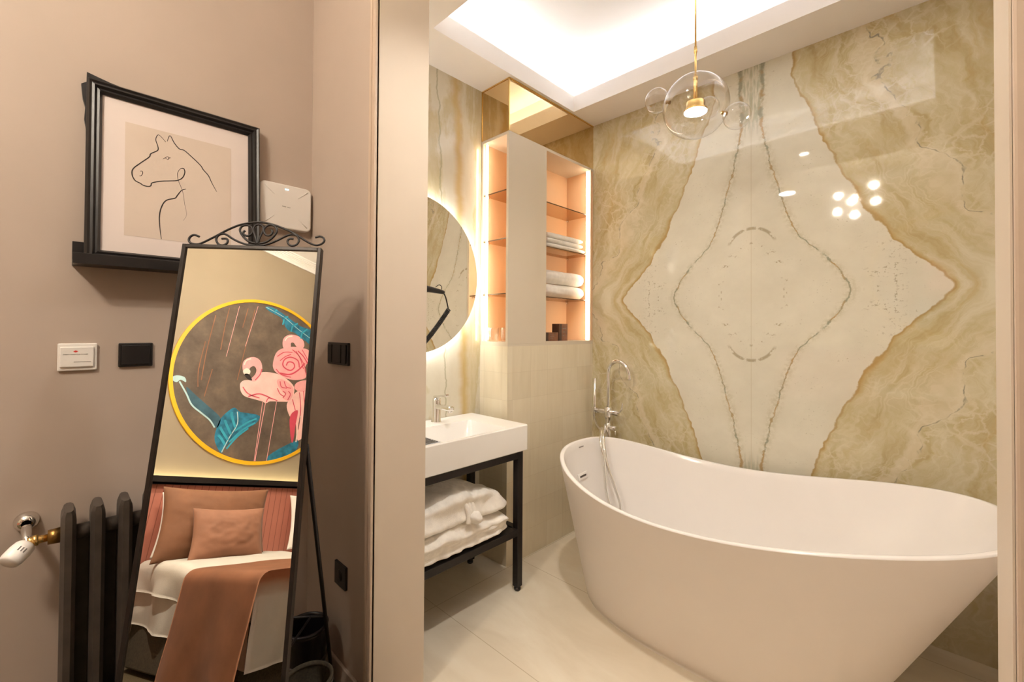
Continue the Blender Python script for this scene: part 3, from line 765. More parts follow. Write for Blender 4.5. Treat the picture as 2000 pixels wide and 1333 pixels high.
# overflow plate and tiny maker's mark on the head end
def on_inner(a, s):
    p = inner(a, s); d = .01
    ta = (inner(a+d, s)-inner(a-d, s)).normalized(); ts = (inner(a, s+d)-inner(a, s-d)).normalized()
    n = ta.cross(ts).normalized()
    if n.dot(Vector((TP['xc'], .65, 1.0))-p) < 0: n = -n
    return p, ta, ts, n
p, ta, ts, n = on_inner(math.radians(-4), .30)
Mx = basis(p+n*.004, ta, n.cross(ta), n)
b_ = bmesh.new(); box(b_, -.045, -.017, -.004, .045, .017, .003, .003); ov = obj('overflow_plate', merge(new(), b_, Mx), m_acrylic, t)
b_ = bmesh.new(); box(b_, -.030, -.005, .003, .030, .005, .0036, .001); obj('slot', merge(new(), b_, Mx), m_grey, ov)
p, ta, ts, n = on_inner(math.radians(-1), .055)
b_ = bmesh.new()
for k in range(6): box(b_, -.022+k*.0075, -.003, 0, -.0165+k*.0075, .003, .0005)
obj('maker_mark', merge(new(), b_, basis(p+n*.001, ta, n.cross(ta), n)), m_dkgrey, t)
obj('drain', lathe(new(), [(0, .006), (.030, .006), (.035, 0), (0, 0)], (TP['xc'], .77, .153)), m_chrome, t)

# ------------------------------------------------------------------ floor-standing bath filler
fx, fy = 2.50, 1.562
t = thing('bath_filler', (fx, fy, 0), 'chrome floor-standing bath mixer with swan neck spout and hand shower', 'tap')
obj('floor_plate', lathe(new(), [(0, 0), (.055, 0), (.055, .008), (.05, .012), (0, .012)], (fx, fy, 0)), m_chrome, t)
obj('column', tube(new(), [(fx, fy, .01), (fx, fy, .62), (fx, fy, .83)], [.019, .019, .019], 20), m_chrome, t)
sp = [(fx, fy, .83), (fx, fy, .98), (fx, fy, 1.06), (fx, fy-.012, 1.10), (fx, fy-.045, 1.128), (fx, fy-.085, 1.130), (fx, fy-.125, 1.105), (fx, fy-.146, 1.065), (fx, fy-.152, 1.02)]
obj('spout', tube(new(), sp, .0125, 16, 6), m_chrome, t)
obj('cross_bar', tube(new(), [(fx, fy+.115, .80), (fx, fy-.075, .80)], .017, 18), m_chrome, t)
obj('mixer_body', lathe(new(), [(0, -.09), (.016, -.09), (.024, -.03), (.026, 0), (.024, .03), (0, .034)], (fx, fy, .80)), m_chrome, t)
lv = obj('diverter', tube(new(), [(fx, fy-.07, .80), (fx-.01, fy-.10, .825), (fx-.01, fy-.11, .87)], [.007, .005, .0045], 10, 4), m_chrome, t)
obj('lever_hub', tube(new(), [(fx, fy-.005, .70), (fx, fy-.06, .70)], .016, 18), m_chrome, t)
obj('lever', tube(new(), [(fx, fy-.052, .70), (fx-.015, fy-.062, .66)], [.006, .005], 10), m_chrome, t)
hs = obj('hand_shower', tube(new(), [(fx, fy+.108, .755), (fx, fy+.106, .82), (fx, fy+.103, 1.012)], [.010, .0115, .0125], 16), m_chrome, t)
obj('shower_cradle', box(new(), fx-.018, fy+.095, .782, fx+.018, fy+.128, .818, .006, 3), m_chrome, t)
ha = [(fx, fy+.108, .757), (2.43, 1.605, .728), (2.31, 1.505, .735), (2.21, 1.425, .745), (2.14, 1.385, .69), (2.13, 1.355, .585), (2.13, 1.335, .41), (2.15, 1.28, .31), (2.17, 1.275, .36), (2.16, 1.29, .43), (2.15, 1.325, .52), (2.155, 1.36, .60), (2.20, 1.41, .72), (2.255, 1.455, .748), (2.36, 1.53, .70), (2.45, 1.565, .67), (fx, fy+.02, .715)]
obj('hose', tube(new(), ha, .0092, 12, 8), m_chrome, t)

# ------------------------------------------------------------------ pendant lamp of blown glass bubbles
gx, gy, gz = 1.849, .740, 2.272
t = thing('pendant_lamp', (gx, gy, 2.14), 'pendant lamp with one large and three small clear glass bubbles on a brass rod', 'lamp')
obj('ceiling_rose', lathe(new(), [(0, 0), (.05, 0), (.05, -.02), (0, -.024)], (gx, gy, ZT)), m_brass, t)
obj('rod', tube(new(), [(gx, gy, ZT-.02), (gx, gy, 2.49)], .0035, 10), m_brass, t)
obj('stem', lathe(new(), [(0, 2.525), (.006, 2.525), (.007, 2.50), (.0045, 2.495), (.0045, 2.40), (.010, 2.398), (.010, 2.385), (.007, 2.38), (.0085, 2.375), (.0085, 2.285), (0, 2.285)], (gx, gy, 0), seg=20), m_brass, t)
lh = obj('lamp_head', lathe(new(), [(0, 2.29), (.036, 2.29), (.038, 2.285), (.038, 2.262), (.045, 2.256), (.047, 2.25), (0, 2.2495)], (gx, gy, 0), seg=36), m_brass, t)
obj('led_disc', lathe(new(), [(0, 2.2485), (.0445, 2.2485), (.0445, 2.2465), (0, 2.2465)], (gx, gy, 0), seg=36), m_pend, lh)
RG = .131
g = obj('large_bubble', sphere(new(), (gx, gy, gz), RG, 64, 40), m_glass, t)
for (dx, dy, dz, r, lb) in ((.0, .185, .092, .053, 'left'), (.0, -.167, -.098, .051, 'right'), (.155, .01, .055, .047, 'back')):
    d = Vector((dx, dy, dz)).normalized(); c = Vector((gx, gy, gz))+d*(RG+r+.006)
    s_ = obj('small_bubble', sphere(new(), c, r, 40, 26), m_glass, t)
    obj('connector', lathe(new(), [(0, RG-.008), (.008, RG-.008), (.008, RG-.002), (.005, RG+.002), (.008, RG+.008), (.008, RG+.014), (0, RG+.014)], (gx, gy, gz), d, 16), m_oldbrass, s_)

# ------------------------------------------------------------------ measured outlines (metres)
SCROLL = [[(-0.1608,0.0307),(-0.1754,0.036),(-0.186,0.0297),(-0.1888,0.019),(-0.1834,0.01),(-0.1715,0.0065),(-0.1579,0.0075),(-0.1428,0.0154),(-0.1128,0.0352),(-0.0825,0.0564),(-0.0492,0.074),(-0.0145,0.0828),(0.014,0.0849),(0.0458,0.0793),(0.0833,0.0658),(0.1188,0.048),(0.1445,0.0312),(0.1649,0.0197),(0.1823,0.0149),(0.1966,0.0195),(0.2045,0.0293),(0.2012,0.0402),(0.1898,0.0444),(0.1767,0.0401)],
 [(-0.0966,0.0264),(-0.0838,0.0269),(-0.0784,0.0204),(-0.0808,0.011),(-0.0906,0.0054),(-0.1025,0.0076),(-0.1108,0.0192),(-0.111,0.0299),(-0.104,0.0395),(-0.0926,0.0426),(-0.0804,0.0377),(-0.0652,0.0276),(-0.0428,0.0164),(-0.0185,0.0092),(0.0076,0.008),(0.0356,0.0125),(0.063,0.0256),(0.0856,0.0399),(0.1019,0.0474),(0.1165,0.0466),(0.1271,0.036),(0.1281,0.0239),(0.1217,0.0141),(0.11,0.0105),(0.1,0.0147),(0.0954,0.0254),(0.1007,0.0337),(0.1116,0.0328)],
 [(-0.0318,0.0558),(-0.0369,0.0488),(-0.0325,0.0409),(-0.0217,0.0386),(-0.0128,0.0443),(-0.0104,0.0552),(-0.0152,0.0673),(-0.0278,0.0736),(-0.0416,0.0703),(-0.0475,0.0592),(-0.0438,0.0472),(-0.0328,0.0328),(-0.0173,0.02),(0.0071,0.0128)],
 [(0.0439,0.0615),(0.0483,0.0535),(0.0433,0.0438),(0.0327,0.042),(0.0247,0.0498),(0.0223,0.062),(0.0296,0.0732),(0.0412,0.0769),(0.0537,0.0728),(0.0604,0.0608),(0.0584,0.0484),(0.0479,0.0331),(0.0324,0.0204),(0.0094,0.0129)],
 [(0.0071,0.0123),(-0.0013,0.0367),(-0.0081,0.0567),(-0.005,0.0718),(0.0064,0.0777),(0.0191,0.07),(0.0194,0.0551),(0.0132,0.0345),(0.0081,0.0123)]]
HORSE = [[(0.248,1.9716),(0.234,1.9876),(0.2258,1.9896),(0.2206,1.9717),(0.2263,1.9503),(0.2256,1.9356),(0.2078,1.9189),(0.2036,1.9062),(0.182,1.8802),(0.1629,1.8552),(0.1602,1.8349),(0.1677,1.8172),(0.1807,1.8108),(0.1895,1.8055),(0.2027,1.8046),(0.2092,1.8102),(0.2122,1.8196),(0.236,1.8312),(0.259,1.838),(0.2802,1.845),(0.2944,1.8575),(0.3014,1.8772),(0.2988,1.8915),(0.2892,1.8889),(0.2812,1.872),(0.2825,1.8485),(0.29,1.8266),(0.2965,1.8042),(0.3019,1.7635),(0.3072,1.7287),(0.2978,1.706)],
 [(0.2517,1.9756),(0.2593,1.9986),(0.2714,1.9759),(0.2858,1.9595),(0.3003,1.9578),(0.3252,1.9379),(0.348,1.9169),(0.3558,1.9036),(0.3715,1.8861),(0.3822,1.8609),(0.3972,1.8321)],
 [(0.3055,1.8201),(0.2925,1.8123),(0.2808,1.7918),(0.2739,1.7802),(0.2552,1.7714),(0.2438,1.7585),(0.235,1.7323),(0.2318,1.7027),(0.2336,1.6683),(0.2377,1.6313)],
 [(0.2396,1.9089),(0.2464,1.9155),(0.2534,1.9116),(0.258,1.92),(0.2627,1.919)],
 [(0.2451,1.9139),(0.2533,1.9222),(0.258,1.9159)],
 [(0.1802,1.8514),(0.1858,1.8528),(0.1868,1.8446),(0.1825,1.8361),(0.1782,1.835)]]
MURAL = {'body1': [(0.162,1.932),(0.164,1.969),(0.14,1.997),(0.106,2.008),(0.058,2.019),(0.022,2.092),(-0.05,2.119),(-0.143,2.125),(-0.215,2.109),(-0.309,2.061),(-0.341,1.999),(-0.322,1.901),(-0.23,1.874),(-0.126,1.858),(-0.091,1.835),(-0.051,1.844),(0.013,1.85),(0.1,1.859),(0.141,1.887)],
 'neck1': [(0.17,2.088),(0.18,2.156),(0.145,2.205),(0.087,2.227),(0.031,2.203),(0.003,2.136),(0.011,2.068),(0.044,2.009),(0.088,2.012),(0.056,2.071),(0.053,2.117),(0.077,2.144),(0.105,2.13),(0.123,2.093),(0.148,2.068)],
 'beakw': [(0.165,2.08),(0.139,2.111),(0.104,2.092),(0.11,2.058),(0.148,2.049)],
 'beakb': [(0.148,2.051),(0.11,2.06),(0.073,2.013),(0.107,2.013)],
 'body2': [(-0.086,2.213),(-0.095,2.313),(-0.139,2.375),(-0.231,2.424),(-0.332,2.446),(-0.434,2.439),(-0.435,2.335),(-0.412,2.241),(-0.44,2.161),(-0.358,2.114),(-0.245,2.102),(-0.142,2.132),(-0.102,2.163)],
 'neck2': [(-0.143,2.433),(-0.147,2.492),(-0.196,2.542),(-0.283,2.558),(-0.349,2.526),(-0.367,2.464),(-0.32,2.428),(-0.278,2.452),(-0.252,2.474),(-0.225,2.462),(-0.226,2.415),(-0.165,2.389)],
 'head3': [(-0.334,2.039),(-0.362,2.094),(-0.461,2.13),(-0.47,2.026),(-0.376,2.007)],
 'body3': [(-0.376,2.007),(-0.48,2.056),(-0.561,1.89),(-0.563,1.685),(-0.455,1.541),(-0.406,1.703),(-0.333,1.757),(-0.288,1.855),(-0.329,1.942)],
 'tail3': [(-0.34,1.758),(-0.408,1.822),(-0.408,1.69),(-0.406,1.516),(-0.369,1.595)],
 'leaf1': [(0.087,2.739),(0.015,2.76),(-0.073,2.741),(-0.182,2.705),(-0.295,2.669),(-0.439,2.655),(-0.463,2.508),(-0.347,2.541),(-0.249,2.577),(-0.158,2.592),(-0.084,2.685),(0.033,2.708)],
 'leaf2': [(0.274,1.482),(0.275,1.559),(0.26,1.641),(0.219,1.705),(0.171,1.748),(0.119,1.721),(0.048,1.721),(-0.051,1.713),(-0.039,1.65),(0.044,1.579),(0.12,1.5),(0.179,1.415),(0.196,1.369),(0.244,1.419)],
 'leaf2b': [(0.196,1.369),(0.146,1.519),(0.076,1.621),(-0.051,1.713),(-0.039,1.65),(0.044,1.579),(0.12,1.5),(0.179,1.415)],
 'leafw': [(0.683,1.903),(0.64,1.924),(0.591,1.919),(0.575,1.883),(0.614,1.894),(0.637,1.869),(0.677,1.877)],
 'leafd': [(0.564,1.846),(0.482,1.795),(0.387,1.734),(0.288,1.67),(0.258,1.63),(0.275,1.559),(0.34,1.617),(0.414,1.673),(0.497,1.725)],
 'leaf3': [(-0.186,1.332),(-0.212,1.394),(-0.328,1.477),(-0.455,1.541),(-0.462,1.415),(-0.299,1.341)],
 'wing1': [(-0.154,2.067),(-0.22,2.082),(-0.313,2.035),(-0.332,1.97),(-0.302,1.897),(-0.237,1.911),(-0.25,1.954),(-0.179,2.006)],
 'stem': [(0.62,1.879),(0.551,1.793),(0.494,1.714),(0.412,1.662),(0.34,1.617),(0.291,1.563)],
 'leg1': [(-0.058,1.839),(-0.08,1.327)],
 'leg2': [(-0.084,1.837),(-0.086,1.406),(-0.089,1.328)],
 'leg3': [(-0.185,1.862),(-0.188,1.335)],
 'st1': [(0.314,2.658),(0.327,2.167)],
 'st2': [(0.154,2.72),(0.19,2.304)],
 'vein1': [(0.08,2.739),(-0.109,2.702),(-0.271,2.63),(-0.437,2.569)],
 'vein2': [(0.198,1.374),(0.163,1.495),(0.121,1.615),(0.142,1.718)],
 'sp': [(-0.216,2.226),(-0.23,2.265),(-0.28,2.271),(-0.301,2.234),(-0.272,2.192),(-0.221,2.193),(-0.181,2.224),(-0.191,2.283),(-0.249,2.32),(-0.326,2.305),(-0.352,2.24)],
 'sp2': [(-0.168,2.138),(-0.265,2.148),(-0.342,2.209),(-0.403,2.297)],
 'sp3': [(-0.309,2.403),(-0.377,2.363),(-0.432,2.304)],
 'sp4': [(0.077,1.863),(-0.014,1.906),(-0.12,1.889)],
 's1': [(0.392,2.613),(0.392,2.418),(0.383,2.215)],
 's2': [(0.485,2.504),(0.486,2.184),(0.471,1.924)],
 's3': [(0.512,2.251),(0.51,2.009),(0.483,1.864)],
 's4': [(0.237,2.666),(0.247,2.468)],
 's5': [(0.175,2.676),(0.197,1.987)],
 's6': [(0.41,2.034),(0.421,1.796)],
 'l1': [(0.184,1.436),(0.227,1.487),(0.253,1.506)],
 'l2': [(0.17,1.477),(0.228,1.543),(0.251,1.574)],
 'l3': [(0.153,1.524),(0.208,1.602),(0.226,1.634)],
 'l4': [(0.131,1.584),(0.179,1.676),(0.186,1.71)],
 'l5': [(0.156,1.462),(0.066,1.576),(-0.027,1.648)],
 'l6': [(0.131,1.555),(0.044,1.638),(-0.032,1.685)],
 'l7': [(0.166,1.405),(0.1,1.513),(0.023,1.593)],
 'm1': [(-0.007,2.716),(-0.028,2.754)],
 'm2': [(-0.111,2.695),(-0.149,2.724)],
 'm3': [(-0.113,2.68),(-0.11,2.619)],
 'm4': [(-0.209,2.639),(-0.261,2.687)],
 'm5': [(-0.209,2.639),(-0.205,2.577)],
 'm6': [(-0.322,2.601),(-0.374,2.665)],
 'm7': [(-0.322,2.601),(-0.317,2.539)],
 'w1': [(-0.182,2.06),(-0.205,2.011),(-0.261,2.01)],
 'w2': [(-0.222,2.069),(-0.252,2.021),(-0.302,2.018)],
 'w3': [(-0.225,1.975),(-0.257,1.955),(-0.237,1.911)],
 'w4': [(-0.279,1.986),(-0.305,1.958),(-0.287,1.901)],
 'w5': [(-0.168,1.99),(-0.203,1.944),(-0.248,1.927)],
 'f1': [(-0.288,2.396),(-0.388,2.293),(-0.436,2.189)],
 'f2': [(-0.35,2.429),(-0.435,2.335)],
 'f3': [(-0.122,2.168),(-0.184,2.128),(-0.283,2.124)],
 'f4': [(-0.113,2.29),(-0.172,2.349),(-0.255,2.372)],
 'f5': [(-0.147,2.257),(-0.193,2.312),(-0.245,2.348)],
 'f6': [(-0.25,2.4),(-0.333,2.351),(-0.397,2.237)],
 'g1': [(-0.393,1.996),(-0.434,1.84),(-0.438,1.642)],
 'g2': [(-0.334,1.916),(-0.38,1.817)],
 'g3': [(-0.434,2.018),(-0.475,1.861)],
 'h1': [(-0.436,1.526),(-0.434,1.667),(-0.445,1.775)],
 'n1': [(0.167,2.134),(0.158,2.175),(0.12,2.205)],
 'n2': [(0.046,2.021),(0.014,2.081),(0.008,2.135)],
 'n3': [(-0.159,2.467),(-0.18,2.51),(-0.226,2.537)],
 'b1': [(0.14,1.937),(0.082,1.887),(-0.021,1.869)],
 'b2': [(-0.089,1.844),(-0.107,1.886),(-0.189,1.876)]}

# ------------------------------------------------------------------ bedroom: standing mirror
T0 = Vector((.4095, 1.5095, 1.5827)); NM = Vector((-.6155, -.7621, .2009)).normalized()
RT = Vector((.7775, -.6289, -.0035)).normalized(); UP = RT.cross(NM); UP = UP if UP.z > 0 else -UP
MM = basis(T0, RT, UP, NM)           # local x along the top edge, y up the frame, z towards the viewer
def mw(x, y, z=0): return MM @ Vector((x, y, z))
LEN = T0.z/UP.z
t = thing('standing_mirror', mw(0, -LEN, 0), 'tall narrow standing mirror with a black frame and scrolled ironwork on top', 'mirror')
FW, FD = .011, .026
b_ = bmesh.new()
for (a, b, c, d) in ((-.2, -LEN+.004, -.2+FW, 0), (.2-FW, -LEN+.004, .2, 0), (-.2+FW, -FW, .2-FW, 0), (-.2+FW, -LEN+.05, .2-FW, -LEN+.05+FW)):
    box(b_, a, b, -FD, c, d, 0, .0012)
obj('frame', merge(new(), b_, MM), m_mirrorframe, t)
b_ = bmesh.new(); box(b_, -.2+FW*.5, -LEN+.055, -.012, .2-FW*.5, -FW*.5, -.006)
obj('mirror_glass', merge(new(), b_, MM), m_silver, t)
b_ = bmesh.new(); box(b_, -.2+FW*.6, -LEN+.055, -.018, .2-FW*.6, -FW*.6, -.0125)
obj('backing_board', merge(new(), b_, MM), m_dkgrey, t)
bm = new()
for s in SCROLL: tube(bm, [mw(x, y-.0035+.0, -.010) for x, y in s], .0033, 8, 5)
obj('scroll_ornament', bm, m_blackmetal, t)
foot_r = Vector((.733, 1.643, 0.0)); foot_l = foot_r-RT*.40; foot_l.z = 0
top_r, top_l = mw(.196, -.594, -FD), mw(-.196, -.594, -FD)
for a, b in ((top_r, foot_r), (top_l, foot_l)): obj('rear_leg', tube(new(), [a, b], .0065, 10), m_blackmetal, t)
ca, cb = top_r.lerp(foot_r, .66), top_l.lerp(foot_l, .66)
obj('cross_bar', tube(new(), [ca, cb], .0045, 10), m_blackmetal, t)
obj('stay_bar', tube(new(), [ca.lerp(cb, .12), mw(.10, -1.25, -FD)], .004, 8), m_blackmetal, t)

# ------------------------------------------------------------------ picture ledge and horse drawing
t = thing('picture_ledge', (.31, 1.89, 1.515), 'black picture ledge on the taupe wall carrying the horse drawing', 'shelf')
obj('shelf_board', box(new(), .024, 1.841, 1.521, .60, YC, 1.535, .001), m_black, t)
obj('front_lip', box(new(), .024, 1.838, 1.520, .60, 1.848, 1.552, .001), m_black, t)
obj('back_rail', box(new(), .024, 1.932, 1.521, .60, YC, 1.597, .001), m_black, t)
lean = math.radians(3.2)
# local: x right, y up the picture, z out of the wall (towards -Y)
FX0, FX1, FZ0, FH = .049, .537, 1.5355, .578
PM = basis((0, 1.893, FZ0), (1, 0, 0), (0, math.sin(lean), math.cos(lean)), (0, -math.cos(lean), math.sin(lean)))
t = thing('framed_picture', ((FX0+FX1)/2, 1.89, FZ0), 'black framed line drawing of a horse head leaning on the picture ledge', 'picture')
prof = [(0, -.010), (0, .012), (.006, .020), (.012, .016), (.018, .018), (.024, .010), (.030, .012), (.037, .002), (.037, -.010)]
b_ = bmesh.new(); cs = [(FX0, 0), (FX1, 0), (FX1, FH), (FX0, FH)]; rings = []
for (d, h) in prof:
    rings.append([b_.verts.new(Vector(((FX0+d) if i in (0, 3) else (FX1-d), d if i < 2 else FH-d, h))) for i in range(4)])
for a, b in zip(rings, rings[1:]+rings[:1]):
    for i in range(4): b_.faces.new((a[i], a[(i+1) % 4], b[(i+1) % 4], b[i]))
obj('frame', merge(new(), b_, PM), m_black, t)
# flared corner mouldings behind the frame
b_ = bmesh.new(); pts = [(0, .0), (0, .016), (.028, .009), (.055, .003), (.085, -.001), (.085, -.02), (.01, -.02)]
poly(b_, [Vector((FX0+x, FH+y, -.008)) for x, y in pts], .020, (0, 0, 1))
obj('corner_moulding', merge(new(), b_, PM), m_black, t)
b_ = bmesh.new(); cy = FH-.03
poly(b_, [Vector((FX0+.002, cy+.022, -.016)), Vector((FX0-.012, cy+.010, -.016)), Vector((FX0-.008, cy-.035, -.016)), Vector((FX0-.002, cy-.060, -.016)), Vector((FX0-.004, cy-.10, -.016)), Vector((FX0+.002, cy-.14, -.016))][::-1], .014, (0, 0, 1))
obj('side_moulding', merge(new(), b_, PM), m_black, t)
b_ = bmesh.new(); box(b_, FX0+.03, .03, -.008, FX1-.03, FH-.03, -.003); obj('mat_board', merge(new(), b_, PM), m_mat, t)
AX0, AX1, AY0, AY1 = .142, .443, 1.630-FZ0, 2.008-FZ0
b_ = bmesh.new(); box(b_, AX0, AY0, -.003, AX1, AY1, -.0024); ar = obj('art_sheet', merge(new(), b_, PM), m_art, t)
b_ = bmesh.new()
for i, s in enumerate(HORSE):
    P = catmull([(x, z-FZ0, 0) for x, z in s], 5); L_ = len(P)
    wd = (.0016, .0016, .0017, .0008, .0008, .0009)[i]
    vs = []
    for k, p in enumerate(P):
        tg_ = (P[min(k+1, L_-1)]-P[max(k-1, 0)]).normalized(); nn = Vector((-tg_.y, tg_.x, 0))
        u = k/(L_-1); ww = wd*(.45+.55*min(1, 5*min(u, 1-u)))*(1 if i != 0 or u < .76 else .45)
        vs.append((b_.verts.new(p+nn*ww+Vector((0, 0, -.0020))), b_.verts.new(p-nn*ww+Vector((0, 0, -.0020)))))
    for a, b in zip(vs, vs[1:]): b_.faces.new((a[0], b[0], b[1], a[1]))
bmesh.ops.solidify(b_, geom=b_.faces[:], thickness=.0004)
obj('ink_drawing', merge(new(), b_, PM), m_ink, ar)

# ------------------------------------------------------------------ wall fittings
t = thing('wireless_access_point', (.637, 1.93, 1.735), 'square white wireless access point with a small cyan light on the wall', 'access point')
ax0, ax1, az0, az1 = .540, .738, 1.735, 1.916
b_ = bmesh.new(); box(b_, ax0, 1.913, az0, ax1, YC, az1, 0)
bmesh.ops.bevel(b_, geom=[e for e in b_.edges if abs(e.verts[0].co.y-e.verts[1].co.y) > .01], offset=.022, segments=6, profile=.5, affect='EDGES')
bmesh.ops.bevel(b_, geom=[e for e in b_.edges if all(v.co.y < 1.914 for v in e.verts)], offset=.006, segments=3, profile=.5, affect='EDGES')
obj('case', b_, m_whiteplas, t)
cxx, czz = (ax0+ax1)/2, (az0+az1)/2
for sx in (-1, 1):
    for sz in (-1, 1):
        a, b = Vector((cxx+sx*.045, 1.9126, czz+sz*.042)), Vector((cxx+sx*.082, 1.9126, czz+sz*.075))
        obj('case_crease', tube(new(), [a, b], [.0005, .0022], 6), m_whiteplas, t)
obj('indicator_light', box(new(), cxx-.006, 1.912, az1-.022, cxx+.008, 1.9135, az1-.018, .0005), m_cyan, t)
bm = new()
for k in range(8):
    if k != 4: box(bm, cxx-.016+k*.004, 1.9122, czz-.0015-k*.0003, cxx-.0135+k*.004, 1.9135, czz+.0015-k*.0003)
obj('printed_mark', bm, m_dkgrey, t)
WM = lambda x, z, y=YC: basis((x, y, z), (1, 0, 0), (0, 0, 1), (0, -1, 0))
t = thing('card_switch', (.041, YC, 1.194), 'white key card switch with a red mark and a printed line on the taupe wall', 'switch')
obj('plate', box(new(), -.004, 1.933, 1.194, .085, YC, 1.279, .003), m_plastic, t)
obj('card_slot_cover', box(new(), .001, 1.927, 1.206, .077, 1.933, 1.268, .002), m_plastic, t)
obj('red_mark', poly(new(), [(.030, 1.9268, 1.254), (.036, 1.9268, 1.2575), (.042, 1.9268, 1.254), (.036, 1.9268, 1.2505)], .0008, (0, 1, 0)), m_red, t)
obj('printed_text', text_bm('INSERT CARD FOR POWER', .0046, WM(.036, 1.2435, 1.9268)), m_dkgrey, t)
obj('slot_line', box(new(), .032, 1.9264, 1.2205, .071, 1.928, 1.2222), m_dkgrey, t)
t = thing('blank_plate', (.180, YC, 1.199), 'plain black square wall plate left of the standing mirror', 'switch')
obj('plate', box(new(), .136, 1.934, 1.199, .224, YC, 1.278, .003), m_black, t)
obj('rocker', box(new(), .143, 1.931, 1.206, .217, 1.934, 1.271, .002), m_black, t)
t = thing('light_switch', (XD, 1.652, 1.193), 'black double rocker switch beside the doorway casing', 'switch')
obj('plate', box(new(), XD-.010, 1.566, 1.193, XD, 1.738, 1.277, .002), m_black, t)
for a, b in ((1.575, 1.610), (1.616, 1.688), (1.694, 1.730)): obj('rocker', box(new(), XD-.0145, a, 1.200, XD-.010, b, 1.270, .002), m_blackmetal, t)
t = thing('power_socket', (XD, 1.61, .37), 'black power socket low on the wall beside the doorway', 'socket')
obj('plate', box(new(), XD-.010, 1.566, .370, XD, 1.656, .454, .002), m_black, t)
obj('socket_well', lathe(new(), [(0, .003), (.019, .003), (.020, .0005), (.0215, .0005), (.0215, 0), (0, 0)], (XD-.010, 1.611, .412), (-1, 0, 0), 24), m_blackmetal, t)

# ------------------------------------------------------------------ cast radiator with thermostatic valve
t = thing('radiator', (.16, 1.85, 0), 'dark grey column radiator under the picture ledge, partly behind the mirror', 'radiator')
for k in range(5):
    x = .026+k*.0625
    bm = new()
    hw = .0165; ya, yb = 1.797, 1.903
    pr = [(-hw, ya+.016), (-hw*.45, ya), (hw*.45, ya), (hw, ya+.016), (hw, yb-.016), (hw*.45, yb), (-hw*.45, yb), (-hw, yb-.016)]
    bb = bmesh.new(); rg_ = []
    for z, s in ((.128, .6), (.145, 1), (.772, 1), (.786, .93), (.797, .6)):
        rg_.append([bb.verts.new(Vector((x+a*s, (ya+yb)/2+(b-(ya+yb)/2)*(1 if .13 < z < .78 else .955 if z > .79 else .98), z-(.006 if .77 < z < .79 and abs(a) > .012 else 0)))) for a, b in pr])
    for A_, B_ in zip(rg_, rg_[1:]):
        for i in range(8): bb.faces.new((A_[i], A_[(i+1) % 8], B_[(i+1) % 8], B_[i]))
    bb.faces.new(rg_[0][::-1]); bb.faces.new(rg_[-1]); merge(bm, bb)
    s_ = obj('section', bm, m_grey, t)
    if k < 4: obj('gap_shade_panel', box(new(), x+.016, 1.882, .15, x+.047, 1.890, .70), m_grey, t)  # added backing so the gaps between sections look shaded
    if k < 4:
        for z in (.72, .20): obj('hub', tube(new(), [(x+.016, 1.85, z), (x+.047, 1.85, z)], .022, 14), m_grey, s_)
    if k in (0, 4): obj('foot', box(new(), x-.012, 1.81, 0, x+.012, 1.89, .135, .003), m_grey, s_)
obj('bush', tube(new(), [(.010, 1.85, .722), (-.016, 1.85, .722)], [.023, .021], 8), m_oldbrass, t)
vb = obj('valve_body', tube(new(), [(-.016, 1.85, .722), (-.03, 1.85, .722), (-.048, 1.85, .722), (-.056, 1.85, .722)], [.010, .011, .013, .013], 12), m_brass, t)
obj('union_nut', tube(new(), [(-.034, 1.85, .722), (-.046, 1.85, .722)], .0165, 6), m_brass, vb)
obj('supply_pipe', tube(new(), [(-.055, 1.85, .722), (-.058, 1.87, .735), (-.060, YC, .755)], .011, 14, 5), m_chrome, t)
obj('wall_rose', lathe(new(), [(.011, .030), (.019, .027), (.025, .012), (.028, 0), (0, 0)], (-.060, YC, .755), (0, -1, 0), 28), m_chrome, t)
hd = Vector((-.60, -.62, -.50)).normalized(); h0 = Vector((-.056, 1.845, .718))
th = obj('thermostat_head', lathe(new(), [(0, 0), (.019, 0), (.0235, .006), (.0255, .02), (.0250, .044), (.023, .053), (.0195, .056), (0, .0565)], h0, hd, 32), m_whiteplas, t)
uu = hd.orthogonal().normalized()
best = max(range(72), key=lambda i: (uu*math.cos(i*PI/36)+hd.cross(uu)*math.sin(i*PI/36)).dot((Vector((0, 0, H))-h0).normalized()))
for k in (-2, 0, 2):
    a = (best+k*1.6)*PI/36; rdl = uu*math.cos(a)+hd.cross(uu)*math.sin(a)
    obj('scale_mark', tube(new(), [h0+rdl*.0255+hd*.020, h0+rdl*.0255+hd*.031], .0012, 6), m_ink, th)

# ------------------------------------------------------------------ bins in the corner behind the mirror
def bin_(name, c, r, h, m, label, rimz):
    t = thing(name, (c[0], c[1], 0), label, 'bin', 'waste bins behind the mirror')
    obj('body', lathe(new(), [(0, 0), (r*.80, 0), (r*.84, .006), (r*.985, h-.012), (r, h), (r*.95, h), (r*.93, h-.012), (r*.78, .02), (0, .018)], (c[0], c[1], 0), seg=40), m, t)
    rr_ = r*(.84+.145*rimz/h)
    obj('band', lathe(new(), [(rr_, rimz), (rr_+.004, rimz+.002), (rr_+.004, rimz+.012), (rr_, rimz+.014)], (c[0], c[1], 0), seg=40), m_binrim, t)
    obj('liner_ring', lathe(new(), [(r*.90, h-.004), (r*1.02, h-.004), (r*1.03, h+.004), (r*.92, h+.006), (r*.90, h-.004)], (c[0], c[1], 0), seg=40), m, t)
bin_('waste_bin', (.640, 1.662), .074, .25, m_bin, 'taller black waste bin in the dark corner behind the standing mirror', .13)
bin_('waste_bin', (.575, 1.470), .074, .20, m_bedbase, 'lower brown waste bin in front of the black one behind the mirror', .178)

